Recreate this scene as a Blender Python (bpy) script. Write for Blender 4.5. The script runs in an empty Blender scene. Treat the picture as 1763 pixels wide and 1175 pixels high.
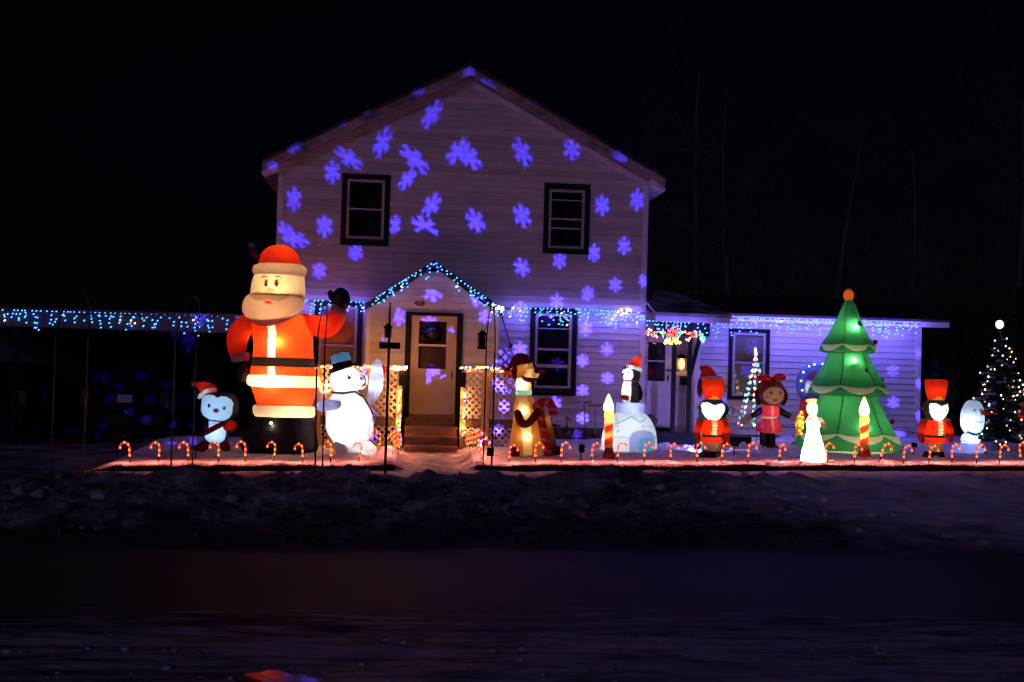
import bpy, bmesh, math, random
from mathutils import Vector, Matrix, noise
from mathutils.geometry import delaunay_2d_cdt
rnd = random.Random(11)
S = bpy.context.scene
COL = S.collection
PI = math.pi

# ------------------------------------------------------------------ camera
FPX, IW, IH = 2050.0, 1763.0, 1175.0
CAM = Vector((0, -25.0, 1.6))
PSI, PIT, ROLL = math.atan(191.5 / FPX), math.atan(52.5 / FPX), 0.028
FW = Vector((math.sin(PSI) * math.cos(PIT), math.cos(PSI) * math.cos(PIT), math.sin(PIT)))
R0 = Vector((math.cos(PSI), -math.sin(PSI), 0))
U0 = R0.cross(FW)
RT = R0 * math.cos(ROLL) + U0 * math.sin(ROLL)
UP = U0 * math.cos(ROLL) - R0 * math.sin(ROLL)
cd = bpy.data.cameras.new('camera')
cd.sensor_width = 36.0
cd.lens = 36.0 * FPX / IW
cd.clip_start, cd.clip_end = 0.1, 600
cam = bpy.data.objects.new('camera', cd)
COL.objects.link(cam)
cam.matrix_world = Matrix(((RT.x, UP.x, -FW.x, CAM.x), (RT.y, UP.y, -FW.y, CAM.y), (RT.z, UP.z, -FW.z, CAM.z), (0, 0, 0, 1)))
S.camera = cam

# ------------------------------------------------------------------ night sky, faint street/moon light, exposure
SUN_EL, SUN_AZ = math.radians(11), math.radians(203)      # low light from behind the camera
w = bpy.data.worlds.new('World')
S.world = w
w.use_nodes = True
nt = w.node_tree
sky = nt.nodes.new('ShaderNodeTexSky')
sky.sky_type = 'NISHITA'
sky.sun_disc = False
sky.sun_elevation = SUN_EL
sky.sun_rotation = SUN_AZ
bg = nt.nodes['Background']
bg.inputs['Strength'].default_value = 0.00045
tint = nt.nodes.new('ShaderNodeMix')
tint.data_type = 'RGBA'
tint.blend_type = 'MULTIPLY'
tint.inputs['Factor'].default_value = 1
tint.inputs['B'].default_value = (0.42, 0.40, 1.0, 1)
nt.links.new(sky.outputs[0], tint.inputs['A'])
nt.links.new(tint.outputs['Result'], bg.inputs['Color'])
sd = bpy.data.lights.new('sun', 'SUN')
sd.energy = 0.23
sd.angle = math.radians(12)
sd.color = (0.60, 0.38, 1.0)
sun = bpy.data.objects.new('sun', sd)
COL.objects.link(sun)
sdir = Vector((math.sin(SUN_AZ) * math.cos(SUN_EL), math.cos(SUN_AZ) * math.cos(SUN_EL), math.sin(SUN_EL)))
sun.rotation_euler = sdir.to_track_quat('Z', 'Y').to_euler()
S.view_settings.view_transform = 'Standard'
S.view_settings.look = 'None'
S.view_settings.exposure = 0
S.view_settings.gamma = 1
S.view_settings.use_curve_mapping = False
S.render.engine = 'CYCLES'
cy = S.cycles
cy.use_denoising = True
cy.max_bounces = 7
cy.diffuse_bounces = 4
cy.glossy_bounces = 3
cy.transmission_bounces = 4
cy.transparent_max_bounces = 8
cy.sample_clamp_indirect = 4.0
cy.caustics_reflective = False
cy.caustics_refractive = False


# ------------------------------------------------------------------ measuring: photo pixel -> point on a plane Y = const
def ray(px, py):
    return FW + RT * ((px - IW / 2) / FPX) - UP * ((py - IH / 2) / FPX)


def P(px, py, Y=0.0):
    d = ray(px, py)
    return CAM + d * ((Y - CAM.y) / d.y)


def mpp(px, py, Y):
    return (P(px, py, Y) - CAM).dot(FW) / FPX


# ------------------------------------------------------------------ terrain height
def sstep(a, b, x):
    t = max(0.0, min(1.0, (x - a) / (b - a)))
    return t * t * (3 - 2 * t)


def nz(x, y, s, seed=0.0):
    return noise.noise(Vector((x * s, y * s, seed)))


def lawn_h(x, y):
    b = 0.02 * max(-7.0, min(14.0, x))
    z = b - 0.02 + 0.14 * max(-0.2, min(1.15, (y + 4.4) / 4.1))
    wk = sstep(-.1, 0.3, x) * (1 - sstep(1.05, 1.45, x))
    z += 0.025 * nz(x, y, 1.3, 1) + (1 - .75 * wk) * (0.022 * nz(x, y, 3.7, 2) + 0.012 * nz(x, y, 9, 3))
    heap = math.exp(-((x + 0.18) / 0.2) ** 2 - ((y + 3.6) / 0.8) ** 2) + math.exp(-((x - 1.4) / 0.17) ** 2 - ((y + 3.5) / 0.8) ** 2)
    z += 0.16 * heap * (1 + 0.8 * nz(x, y, 6, 5))
    z -= 0.07 * wk
    back = sstep(-1.3, -0.4, y) * sstep(4.0, 5.2, x)
    z += 0.10 * back * (0.6 + 0.9 * nz(x, y, 2.6, 4))
    return z - 0.16 * (1 - sstep(-5.4, -4.5, x + 0.25 * nz(x, y, 1.5, 9)))


def ground_h(x, y):
    b = 0.02 * max(-7.0, min(14.0, x))
    edge = -4.88 + 0.06 * nz(x, 0, 2.2, 7) + 0.03 * nz(x, 0, 7, 8)
    inw = sstep(0.0, 0.22, x) * (1 - sstep(1.12, 1.34, x))
    lw = lawn_h(x, max(y, -4.95))
    walk = b - 0.115 + 0.02 * nz(x, y, 1.7, 11) + 0.01 * nz(x, y, 6, 12)
    k = sstep(edge - 0.07, edge + 0.02, y)
    if inw > 0:
        k = k * (1 - inw) + inw * sstep(-5.6, -4.2, y)
    z = walk * (1 - k) + lw * k
    # verge and ploughed bank between pavement and road
    slush = 1 - sstep(-16.6, -15.6, y + .4 * nz(x, 0, .4, 33))
    road = -0.22 + 0.004 * x + 0.010 * nz(x, y * 2.4, 0.9, 21) + slush * (0.030 * nz(x * .22, y, 2.6, 22) + .020 * abs(nz(x * .5, y * 1.3, 5.0, 34)) + .012 * nz(x, y, 11, 35))
    kr = sstep(-13.6, -12.4, y + 0.5 * nz(x, 0, 0.5, 23))
    z2 = b - 0.12 - 0.12 * (1 - sstep(-12.5, -6.8, y))
    left = 1 - sstep(4.2, 7.0, x + 1.1 * nz(x, y, 0.7, 24))
    right_b = sstep(-8.8, -7.9, y) * (1 - sstep(-7.3, -6.5, y))
    prof = sstep(-13.3, -11.2, y) * (1 - sstep(-8.2, -6.5, y))
    lump = 0.5 + 0.75 * nz(x, y, 0.8, 25) + 0.55 * nz(x, y, 2.0, 26) + 0.35 * abs(nz(x, y, 4.5, 27)) + 0.18 * nz(x, y, 10, 28)
    z2 += 0.24 * prof * left * max(-.25, lump)
    z2 += 0.14 * right_b * (0.5 + nz(x, y, 1.2, 29) + 0.6 * nz(x, y, 3.6, 30))
    z2 += (0.03 * nz(x, y, 1.4, 31) + 0.012 * nz(x, y, 6, 32)) * (1 - left)
    for fx, fy in ((7.0, -9.3), (6.6, -9.9), (6.9, -10.6), (5.6, -9.7), (7.5, -8.9)):
        z2 -= 0.08 * math.exp(-((x - fx) / 0.14) ** 2 - ((y - fy) / 0.2) ** 2)
    z2 = z2 * kr + road * (1 - kr)
    q = sstep(-7.0, -6.4, y)
    return z * q + z2 * (1 - q)


def on_ground(px, py):
    d = ray(px, py)
    t = 4.0
    while t < 60:
        p = CAM + d * t
        if p.z <= ground_h(p.x, p.y):
            return p
        t += 0.03
    return CAM + d * 24


# ------------------------------------------------------------------ materials
MATS = {}


def principled(name, col, rough=0.6, metal=0.0, var=0.0, vscale=6.0, bump=0.0, bscale=30.0, spec=0.4, emit=None, estr=0.0, stretch=(1, 1, 1), col2=None):
    if name in MATS:
        return MATS[name]
    m = bpy.data.materials.new(name)
    m.use_nodes = True
    n, l = m.node_tree.nodes, m.node_tree.links
    b = n['Principled BSDF']
    b.inputs['Base Color'].default_value = (*col, 1)
    b.inputs['Roughness'].default_value = rough
    b.inputs['Metallic'].default_value = metal
    b.inputs['Specular IOR Level'].default_value = spec
    if emit:
        b.inputs['Emission Color'].default_value = (*emit, 1)
        b.inputs['Emission Strength'].default_value = estr
    if var or bump:
        tc = n.new('ShaderNodeTexCoord')
        mp = n.new('ShaderNodeMapping')
        mp.inputs['Scale'].default_value = stretch
        l.new(tc.outputs['Object'], mp.inputs['Vector'])
        if var:
            t = n.new('ShaderNodeTexNoise')
            t.inputs['Scale'].default_value = vscale
            t.inputs['Detail'].default_value = 6
            l.new(mp.outputs[0], t.inputs['Vector'])
            r = n.new('ShaderNodeValToRGB')
            a = col2 or tuple(c * (1 - var) for c in col)
            r.color_ramp.elements[0].color = (*a, 1)
            r.color_ramp.elements[1].color = (*[min(1, c * (1 + var * .6)) for c in col], 1)
            r.color_ramp.elements[0].position = 0.35
            r.color_ramp.elements[1].position = 0.65
            l.new(t.outputs['Fac'], r.inputs['Fac'])
            l.new(r.outputs['Color'], b.inputs['Base Color'])
        if bump:
            t2 = n.new('ShaderNodeTexNoise')
            t2.inputs['Scale'].default_value = bscale
            t2.inputs['Detail'].default_value = 5
            l.new(mp.outputs[0], t2.inputs['Vector'])
            bp = n.new('ShaderNodeBump')
            bp.inputs['Strength'].default_value = bump
            bp.inputs['Distance'].default_value = 0.03
            l.new(t2.outputs['Fac'], bp.inputs['Height'])
            l.new(bp.outputs['Normal'], b.inputs['Normal'])
    MATS[name] = m
    return m


def fabric(name, col, tr=0.55, tcol=None):
    """thin nylon: diffuse outside, lets lamp light through"""
    if name in MATS:
        return MATS[name]
    m = bpy.data.materials.new(name)
    m.use_nodes = True
    n, l = m.node_tree.nodes, m.node_tree.links
    n.remove(n['Principled BSDF'])
    out = n['Material Output']
    tc = n.new('ShaderNodeTexCoord')
    t = n.new('ShaderNodeTexNoise')
    t.inputs['Scale'].default_value = 5.0
    t.inputs['Detail'].default_value = 3
    l.new(tc.outputs['Object'], t.inputs['Vector'])
    bp = n.new('ShaderNodeBump')
    bp.inputs['Strength'].default_value = 0.35
    bp.inputs['Distance'].default_value = 0.05
    l.new(t.outputs['Fac'], bp.inputs['Height'])
    d = n.new('ShaderNodeBsdfDiffuse')
    d.inputs['Color'].default_value = (*col, 1)
    tl = n.new('ShaderNodeBsdfTranslucent')
    tl.inputs['Color'].default_value = (*(tcol or col), 1)
    g = n.new('ShaderNodeBsdfGlossy')
    g.inputs['Roughness'].default_value = 0.45
    g.inputs['Color'].default_value = (.5, .5, .5, 1)
    for s in (d, tl, g):
        l.new(bp.outputs['Normal'], s.inputs['Normal'])
    mx = n.new('ShaderNodeMixShader')
    mx.inputs[0].default_value = tr
    l.new(d.outputs[0], mx.inputs[1])
    l.new(tl.outputs[0], mx.inputs[2])
    mx2 = n.new('ShaderNodeMixShader')
    mx2.inputs[0].default_value = 0.035
    l.new(mx.outputs[0], mx2.inputs[1])
    l.new(g.outputs[0], mx2.inputs[2])
    l.new(mx2.outputs[0], out.inputs['Surface'])
    MATS[name] = m
    return m


def lampmat(name, col, s):
    if name in MATS:
        return MATS[name]
    m = bpy.data.materials.new(name)
    m.use_nodes = True
    b = m.node_tree.nodes['Principled BSDF']
    b.inputs['Base Color'].default_value = (*[min(.8, c) for c in col], 1)
    b.inputs['Emission Color'].default_value = (*col, 1)
    b.inputs['Emission Strength'].default_value = s
    b.inputs['Roughness'].default_value = 0.3
    MATS[name] = m
    return m


def glassmat(name, tint_c=(1, 1, 1), refl=0.12):
    if name in MATS:
        return MATS[name]
    m = bpy.data.materials.new(name)
    m.use_nodes = True
    n, l = m.node_tree.nodes, m.node_tree.links
    n.remove(n['Principled BSDF'])
    t = n.new('ShaderNodeBsdfTransparent')
    t.inputs['Color'].default_value = (*tint_c, 1)
    g = n.new('ShaderNodeBsdfGlossy')
    g.inputs['Roughness'].default_value = 0.02
    fr = n.new('ShaderNodeFresnel')
    fr.inputs['IOR'].default_value = 1.5
    ad = n.new('ShaderNodeMath')
    ad.operation = 'ADD'
    ad.inputs[1].default_value = refl
    l.new(fr.outputs[0], ad.inputs[0])
    mx = n.new('ShaderNodeMixShader')
    l.new(ad.outputs[0], mx.inputs[0])
    l.new(t.outputs[0], mx.inputs[1])
    l.new(g.outputs[0], mx.inputs[2])
    l.new(mx.outputs[0], n['Material Output'].inputs['Surface'])
    MATS[name] = m
    return m


SIDING = principled('siding_vinyl', (.60, .57, .55), .55, var=.10, vscale=2.5, bump=.12, bscale=18, stretch=(1, 1, 8))
TRIMW = principled('white_trim', (.66, .64, .63), .5, var=.12, vscale=4, bump=.1)
DARKTRIM = principled('dark_green_trim', (.010, .017, .018), .6, var=.3, vscale=8, spec=.08)
DARKWOOD = principled('dark_weathered_wood', (.10, .055, .035), .7, var=.5, vscale=5, bump=.4, bscale=25, stretch=(1, 6, 6))
STEPWOOD = principled('stained_step_wood', (.22, .10, .055), .65, var=.4, vscale=4, bump=.3, bscale=25, stretch=(1, 6, 6))
SHINGLE = principled('roof_shingle', (.05, .045, .05), .9, var=.5, vscale=14, bump=.6, bscale=50)
SNOWROOF = principled('snowy_roof', (.30, .30, .34), .8, var=.5, vscale=2, bump=.3, bscale=12, col2=(.08, .08, .09))
LATT = principled('lattice_vinyl', (.62, .56, .50), .5, var=.08)
POSTW = principled('porch_post_wood', (.45, .30, .16), .6, var=.3, vscale=5, bump=.2, stretch=(4, 4, .6))
GLASS = glassmat('window_glass')
ROOM = principled('dark_room', (.02, .018, .02), .9)
BLIND = principled('window_blind', (.45, .40, .33), .7, var=.1, vscale=3)
BLACKM = principled('black_metal', (.010, .010, .012), .6, var=.2, spec=.12)
CONDUIT = principled('grey_conduit', (.20, .16, .14), .55, metal=.2, var=.3, vscale=8)
BLACKP = principled('black_plastic', (.012, .012, .014), .6, var=.2, spec=.1)
B_BLUE = lampmat('bulb_blue', (.065, .33, 1.0), 5.5)
B_WARM = lampmat('bulb_warm', (1.0, .62, .32), 9)
B_RED = lampmat('bulb_red', (1.0, .06, .04), 4.5)
B_GREEN = lampmat('bulb_green', (.10, 1.0, .45), 1.8)
B_GOLD = lampmat('bulb_gold', (1.0, .42, .06), 12)
B_ORANGE = lampmat('bulb_orange', (1.0, .22, .03), 9.0)
B_PINK = lampmat('bulb_pink', (1.0, .3, .65), 2.6)
B_WHITE = lampmat('bulb_white', (1.0, .80, .56), 3.6)

# ------------------------------------------------------------------ object helpers
ORG = {}


def tagp(o, label, cat, group=None, kind=None):
    if label:
        o['label'] = label
    if cat:
        o['category'] = cat
    if group:
        o['group'] = group
    if kind:
        o['kind'] = kind
    return o


def T(name, label, cat, loc, group=None):
    o = bpy.data.objects.new(name, None)
    COL.objects.link(o)
    o.location = loc
    o.empty_display_size = 0.1
    ORG[o] = Vector(loc)
    return tagp(o, label, cat, group)


def mk(name, V, F, mats, parent=None, smooth=False, loc=None, mi=None, kind=None, label=None):
    o0 = ORG[parent] if parent is not None else Vector(loc if loc is not None else (0, 0, 0))
    me = bpy.data.meshes.new(name)
    me.from_pydata([(v[0] - o0.x, v[1] - o0.y, v[2] - o0.z) for v in V], [], F)
    if not isinstance(mats, (list, tuple)):
        mats = [mats]
    for m in mats:
        me.materials.append(m)
    if mi:
        me.polygons.foreach_set('material_index', mi)
    if smooth:
        me.polygons.foreach_set('use_smooth', [True] * len(me.polygons))
    me.update()
    o = bpy.data.objects.new(name, me)
    COL.objects.link(o)
    if parent is not None:
        o.parent = parent
    else:
        o.location = o0
    ORG[o] = o0
    if kind:
        o['kind'] = kind
    if label:
        o['label'] = label
    return o


class MB:
    def __init__(s):
        s.V, s.F, s.mi = [], [], []

    def add(s, V, F, m=0):
        b = len(s.V)
        s.V += [tuple(v) for v in V]
        s.F += [tuple(i + b for i in f) for f in F]
        s.mi += [m] * len(F)
        return s

    def box(s, x0, x1, y0, y1, z0, z1, m=0):
        V = [(x, y, z) for z in (z0, z1) for y in (y0, y1) for x in (x0, x1)]
        return s.add(V, [(0, 2, 3, 1), (4, 5, 7, 6), (0, 1, 5, 4), (2, 6, 7, 3), (0, 4, 6, 2), (1, 3, 7, 5)], m)

    def prism(s, pts, y0, y1, m=0):
        """polygon in XZ (list of (x,z)) extruded between two Y planes; counter-clockwise seen from -Y"""
        n = len(pts)
        V = [(x, y0, z) for x, z in pts] + [(x, y1, z) for x, z in pts]
        F = [tuple(range(n)), tuple(reversed(range(n, 2 * n)))] + [(i, i + n, (i + 1) % n + n, (i + 1) % n) for i in range(n)]
        return s.add(V, F, m)

    def bar(s, a, b, wd, th, up=Vector((0, 0, 1)), m=0):
        a, b = Vector(a), Vector(b)
        d = (b - a).normalized()
        u = d.cross(up)
        if u.length < 1e-4:
            u = d.cross(Vector((0, 1, 0)))
        u.normalize()
        v = u.cross(d)
        V = [p + u * (sx * wd / 2) + v * (sy * th / 2) for p in (a, b) for sx, sy in ((-1, -1), (1, -1), (1, 1), (-1, 1))]
        return s.add(V, [(0, 1, 2, 3), (7, 6, 5, 4), (0, 4, 5, 1), (1, 5, 6, 2), (2, 6, 7, 3), (3, 7, 4, 0)], m)

    def tube(s, pts, rad, n=8, caps=True, m=0, ratio=None):
        pts = [Vector(p) for p in pts]
        if not isinstance(rad, (list, tuple)):
            rad = [rad] * len(pts)
        fr = None
        rings = []
        for i, p in enumerate(pts):
            d = (pts[min(i + 1, len(pts) - 1)] - pts[max(i - 1, 0)])
            d = d.normalized() if d.length > 1e-9 else Vector((0, 0, 1))
            if fr is None:
                fr = d.orthogonal().normalized()
            else:
                fr = (fr - d * fr.dot(d))
                fr = fr.normalized() if fr.length > 1e-6 else d.orthogonal().normalized()
            v = d.cross(fr)
            rings.append([p + (fr * math.cos(2 * PI * k / n) + v * math.sin(2 * PI * k / n)) * rad[i] for k in range(n)])
        V = [q for r in rings for q in r]
        F = [(i * n + k, i * n + (k + 1) % n, (i + 1) * n + (k + 1) % n, (i + 1) * n + k) for i in range(len(pts) - 1) for k in range(n)]
        if caps:
            F += [tuple(reversed(range(n))), tuple(range((len(pts) - 1) * n, len(pts) * n))]
        return s.add(V, F, m)

    def ell(s, c, rx, ry, rz, n=14, rows=9, m=0, rot=0.0):
        V, F = [], []
        ca, sa = math.cos(rot), math.sin(rot)
        for i in range(rows + 1):
            a = PI * i / rows
            for k in range(n):
                b = 2 * PI * k / n
                x, y, z = rx * math.sin(a) * math.cos(b), ry * math.sin(a) * math.sin(b), rz * math.cos(a)
                V.append((c[0] + x * ca - z * sa, c[1] + y, c[2] + x * sa + z * ca))
        for i in range(rows):
            for k in range(n):
                F.append((i * n + k, (i + 1) * n + k, (i + 1) * n + (k + 1) % n, i * n + (k + 1) % n))
        return s.add(V, F, m)

    def octa(s, c, r, ln, d=None, m=0):
        c = Vector(c)
        d = (d or Vector((0, 0, 1))).normalized()
        u = d.orthogonal().normalized()
        v = d.cross(u)
        V = [c + d * ln, c - d * ln] + [c + (u * math.cos(a) + v * math.sin(a)) * r for a in (0, 2 * PI / 5, 4 * PI / 5, 6 * PI / 5, 8 * PI / 5)]
        F = []
        for k in range(5):
            F += [(0, 2 + k, 2 + (k + 1) % 5), (1, 2 + (k + 1) % 5, 2 + k)]
        return s.add(V, F, m)

    def build(s, name, mats, parent=None, smooth=False, loc=None, kind=None, label=None):
        mi = s.mi if isinstance(mats, (list, tuple)) and len(mats) > 1 else None
        return mk(name, s.V, s.F, mats, parent, smooth, loc, mi, kind, label)


def crom(pts, step_idx, step):
    """Catmull-Rom resampling of tuples; step in the units of component step_idx"""
    out = []
    n = len(pts)
    for i in range(n - 1):
        p0, p1, p2, p3 = pts[max(i - 1, 0)], pts[i], pts[i + 1], pts[min(i + 2, n - 1)]
        k = max(1, int(math.ceil(abs(p2[step_idx] - p1[step_idx]) / step)))
        for j in range(k):
            t = j / k
            q = []
            for a, b, c, d in zip(p0, p1, p2, p3):
                q.append(0.5 * (2 * b + (c - a) * t + (2 * a - 5 * b + 4 * c - d) * t * t + (3 * b - a - 3 * c + d) * t ** 3))
            out.append(tuple(q))
    out.append(tuple(pts[-1]))
    return out


def inpoly(poly):
    def f(u, v, fr, th):
        if not fr:
            return False
        c = False
        j = len(poly) - 1
        for i in range(len(poly)):
            a, b = poly[i], poly[j]
            if (a[1] > v) != (b[1] > v) and u < (b[0] - a[0]) * (v - a[1]) / (b[1] - a[1]) + a[0]:
                c = not c
            j = i
        return c
    return f


def inell(cx, cy, rx, ry, rot=0.0):
    c, s_ = math.cos(rot), math.sin(rot)

    def f(u, v, fr, th):
        if not fr:
            return False
        dx, dy = u - cx, v - cy
        return ((dx * c + dy * s_) / rx) ** 2 + ((-dx * s_ + dy * c) / ry) ** 2 < 1
    return f


def band(y0, y1):
    return lambda u, v, fr, th: y0 <= v <= y1


def rect(x0, x1, y0, y1):
    return lambda u, v, fr, th: fr and x0 <= u <= x1 and y0 <= v <= y1


class Fig:
    """an inflatable or blow-mould figure measured in photo pixels, standing at its own distance with real depth"""

    def __init__(s, name, label, cat, bx, by, Y, group=None, dx=0, dy=0):
        s.Y, s.dx, s.dy = Y, dx, dy
        b = P(bx + dx, by + dy, Y)
        s.k = mpp(bx, by, Y)
        s.root = T(name, label, cat, (b.x, Y, ground_h(b.x, Y)), group)

    def p(s, px, py, dep=0.0):
        q = P(px + s.dx, py + s.dy, s.Y)
        return Vector((q.x, s.Y + dep * s.k, q.z))

    def shell(s, rings, parts, ratio=0.85, dep=0.0, n=72, step=1.3, captop=True, capbot=False, lobes=None, keep=None):
        """rings: (x_left, x_right, y) from top to bottom in px; parts: [(name, material, test)], last test None"""
        parts = [(a, b, q) for a, b, c_ in parts for q in (c_ if isinstance(c_, list) else [c_])]
        rr = crom(rings, 2, step)
        V, F, fi = [], [], []
        for xl, xr, y in rr:
            cx, rx = (xl + xr) / 2, max(.05, (xr - xl) / 2)
            c = s.p(cx, y, dep)
            for k in range(n):
                a = 2 * PI * k / n
                m_ = (lobes(a, y) if lobes else 1.0) * (1 + .016 * noise.noise(Vector((2.4 * math.cos(a) + cx * .1, 2.4 * math.sin(a), y / 11))) + .008 * noise.noise(Vector((5 * math.cos(a), 5 * math.sin(a) + cx * .1, y / 4))))
                V.append((c.x + rx * s.k * math.cos(a) * m_, c.y + rx * s.k * ratio * math.sin(a) * m_, c.z))
        for i in range(len(rr) - 1):
            xl, xr, y = [(p_ + q_) / 2 for p_, q_ in zip(rr[i], rr[i + 1])]
            cx, rx = (xl + xr) / 2, (xr - xl) / 2
            for k in range(n):
                a = 2 * PI * (k + .5) / n
                u, fr = cx + rx * math.cos(a), math.sin(a) < 0
                for j, pt in enumerate(parts):
                    if pt[2] is None or pt[2](u, y, fr, a):
                        break
                F.append((i * n + k, (i + 1) * n + k, (i + 1) * n + (k + 1) % n, i * n + (k + 1) % n))
                fi.append(j)
        def jof(u, y):
            for j, pt in enumerate(parts):
                if pt[2] is None or pt[2](u, y, True, -PI / 2):
                    return j
        if captop:
            F.append(tuple(reversed(range(n))))
            fi.append(jof((rr[0][0] + rr[0][1]) / 2, rr[0][2]))
        if capbot:
            F.append(tuple(range((len(rr) - 1) * n, len(rr) * n)))
            fi.append(jof((rr[-1][0] + rr[-1][1]) / 2, rr[-1][2]))
        res = {}
        groups = {}
        for f, j in zip(F, fi):
            groups.setdefault((parts[j][0], parts[j][1], j), []).append(f)
        for (nm, mt, _j), fs in groups.items():
            if mt is None:
                continue
            used = sorted({i for f in fs for i in f})
            mp_ = {v: i for i, v in enumerate(used)}
            res[nm] = mk(nm, [V[i] for i in used], [tuple(mp_[i] for i in f) for f in fs], mt, s.root, True)
        return res

    def limb(s, name, mat, pts, rad, n=20, round_=True, parent=None, lit=0, lcol=(.9, .92, 1.0)):
        """pts: (px,py,dep px); rad in px; a tapered tube with rounded ends"""
        seg = []
        L = [(p_ + (0,))[:3] + (r,) for p_, r in zip(pts, rad)]
        N = len(L)
        for i in range(N - 1):
            p0, p1, p2, p3 = L[max(i - 1, 0)], L[i], L[i + 1], L[min(i + 2, N - 1)]
            for j in range(6):
                t = j / 6
                seg.append(tuple(0.5 * (2 * b + (c - a) * t + (2 * a - 5 * b + 4 * c - d) * t * t + (3 * b - a - 3 * c + d) * t ** 3) for a, b, c, d in zip(p0, p1, p2, p3)))
        seg.append(L[-1])
        pw = [s.p(a, b, c) for a, b, c, _ in seg]
        rw = [max(.1, r) * s.k for *_, r in seg]
        if round_:
            d0 = (pw[0] - pw[1]).normalized()
            d1 = (pw[-1] - pw[-2]).normalized()
            pre, post = [], []
            for a in (80, 60, 40, 20):
                pre.append((pw[0] + d0 * rw[0] * math.sin(math.radians(a)), rw[0] * math.cos(math.radians(a))))
                post.insert(0, (pw[-1] + d1 * rw[-1] * math.sin(math.radians(a)), rw[-1] * math.cos(math.radians(a))))
            pw = [a for a, _ in pre] + pw + [a for a, _ in post]
            rw = [b for _, b in pre] + rw + [b for _, b in post]
        mb = MB()
        mb.tube(pw, rw, n)
        if lit:
            for i in range(len(pts) - 1):
                q = [(a + b) / 2 for a, b in zip((pts[i] + (0,))[:3], (pts[i + 1] + (0,))[:3])]
                s.lamp(q[0], q[1], lit, lcol, dep=q[2], r=.008)
        return mb.build(name, mat, parent or s.root, True)

    def ball(s, name, mat, px, py, rx, rz=None, dep=0.0, ry=None, rot=0.0, parent=None):
        rz = rz or rx
        ry = ry if ry is not None else (rx + rz) / 2
        mb = MB()
        mb.ell(s.p(px, py, dep), rx * s.k, ry * s.k, rz * s.k, 20, 12, rot=rot)
        return mb.build(name, mat, parent or s.root, True)

    def lamp(s, px, py, e, col=(1, .62, .32), dep=0.0, r=0.03):
        ld = bpy.data.lights.new('bulb_inside', 'POINT')
        ld.energy = e
        ld.color = col
        ld.shadow_soft_size = r
        o = bpy.data.objects.new('bulb_inside', ld)
        COL.objects.link(o)
        o.parent = s.root
        o.location = s.p(px, py, dep) - ORG[s.root]
        return o


def copy_tree(o, parent=None):
    c = o.copy()
    COL.objects.link(c)
    c.parent = parent
    if o in ORG:
        ORG[c] = ORG[o]
    for ch in list(o.children):
        copy_tree(ch, c)
    return c
# ================================================================== GROUND
SNOW = principled('lawn_snow', (.72, .70, .68), .75, var=.0, bump=.5, bscale=14)
if True:
    n, l = SNOW.node_tree.nodes, SNOW.node_tree.links
    tc = n.new('ShaderNodeTexCoord')
    t = n.new('ShaderNodeTexNoise')
    t.inputs['Scale'].default_value = 1.6
    t.inputs['Detail'].default_value = 8
    t.inputs['Roughness'].default_value = .7
    l.new(tc.outputs['Object'], t.inputs['Vector'])
    r = n.new('ShaderNodeValToRGB')
    r.color_ramp.elements[0].color = (.16, .11, .05, 1)
    r.color_ramp.elements[1].color = (.80, .78, .76, 1)
    r.color_ramp.elements[0].position = 0.34
    r.color_ramp.elements[1].position = 0.44
    l.new(t.outputs['Fac'], r.inputs['Fac'])
    l.new(r.outputs['Color'], n['Principled BSDF'].inputs['Base Color'])
WALKSNOW = principled('trodden_snow', (.55, .52, .52), .6, var=.45, vscale=4, bump=.6, bscale=20, col2=(.20, .18, .17))
TURF = principled('dark_turf_edge', (.030, .026, .014), .9, var=.5, vscale=20, bump=.8, bscale=60)
BANKD = principled('dirty_snow_bank', (.19, .19, .24), .9, var=.6, vscale=2.6, bump=.9, bscale=16, col2=(.035, .030, .028))
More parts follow.
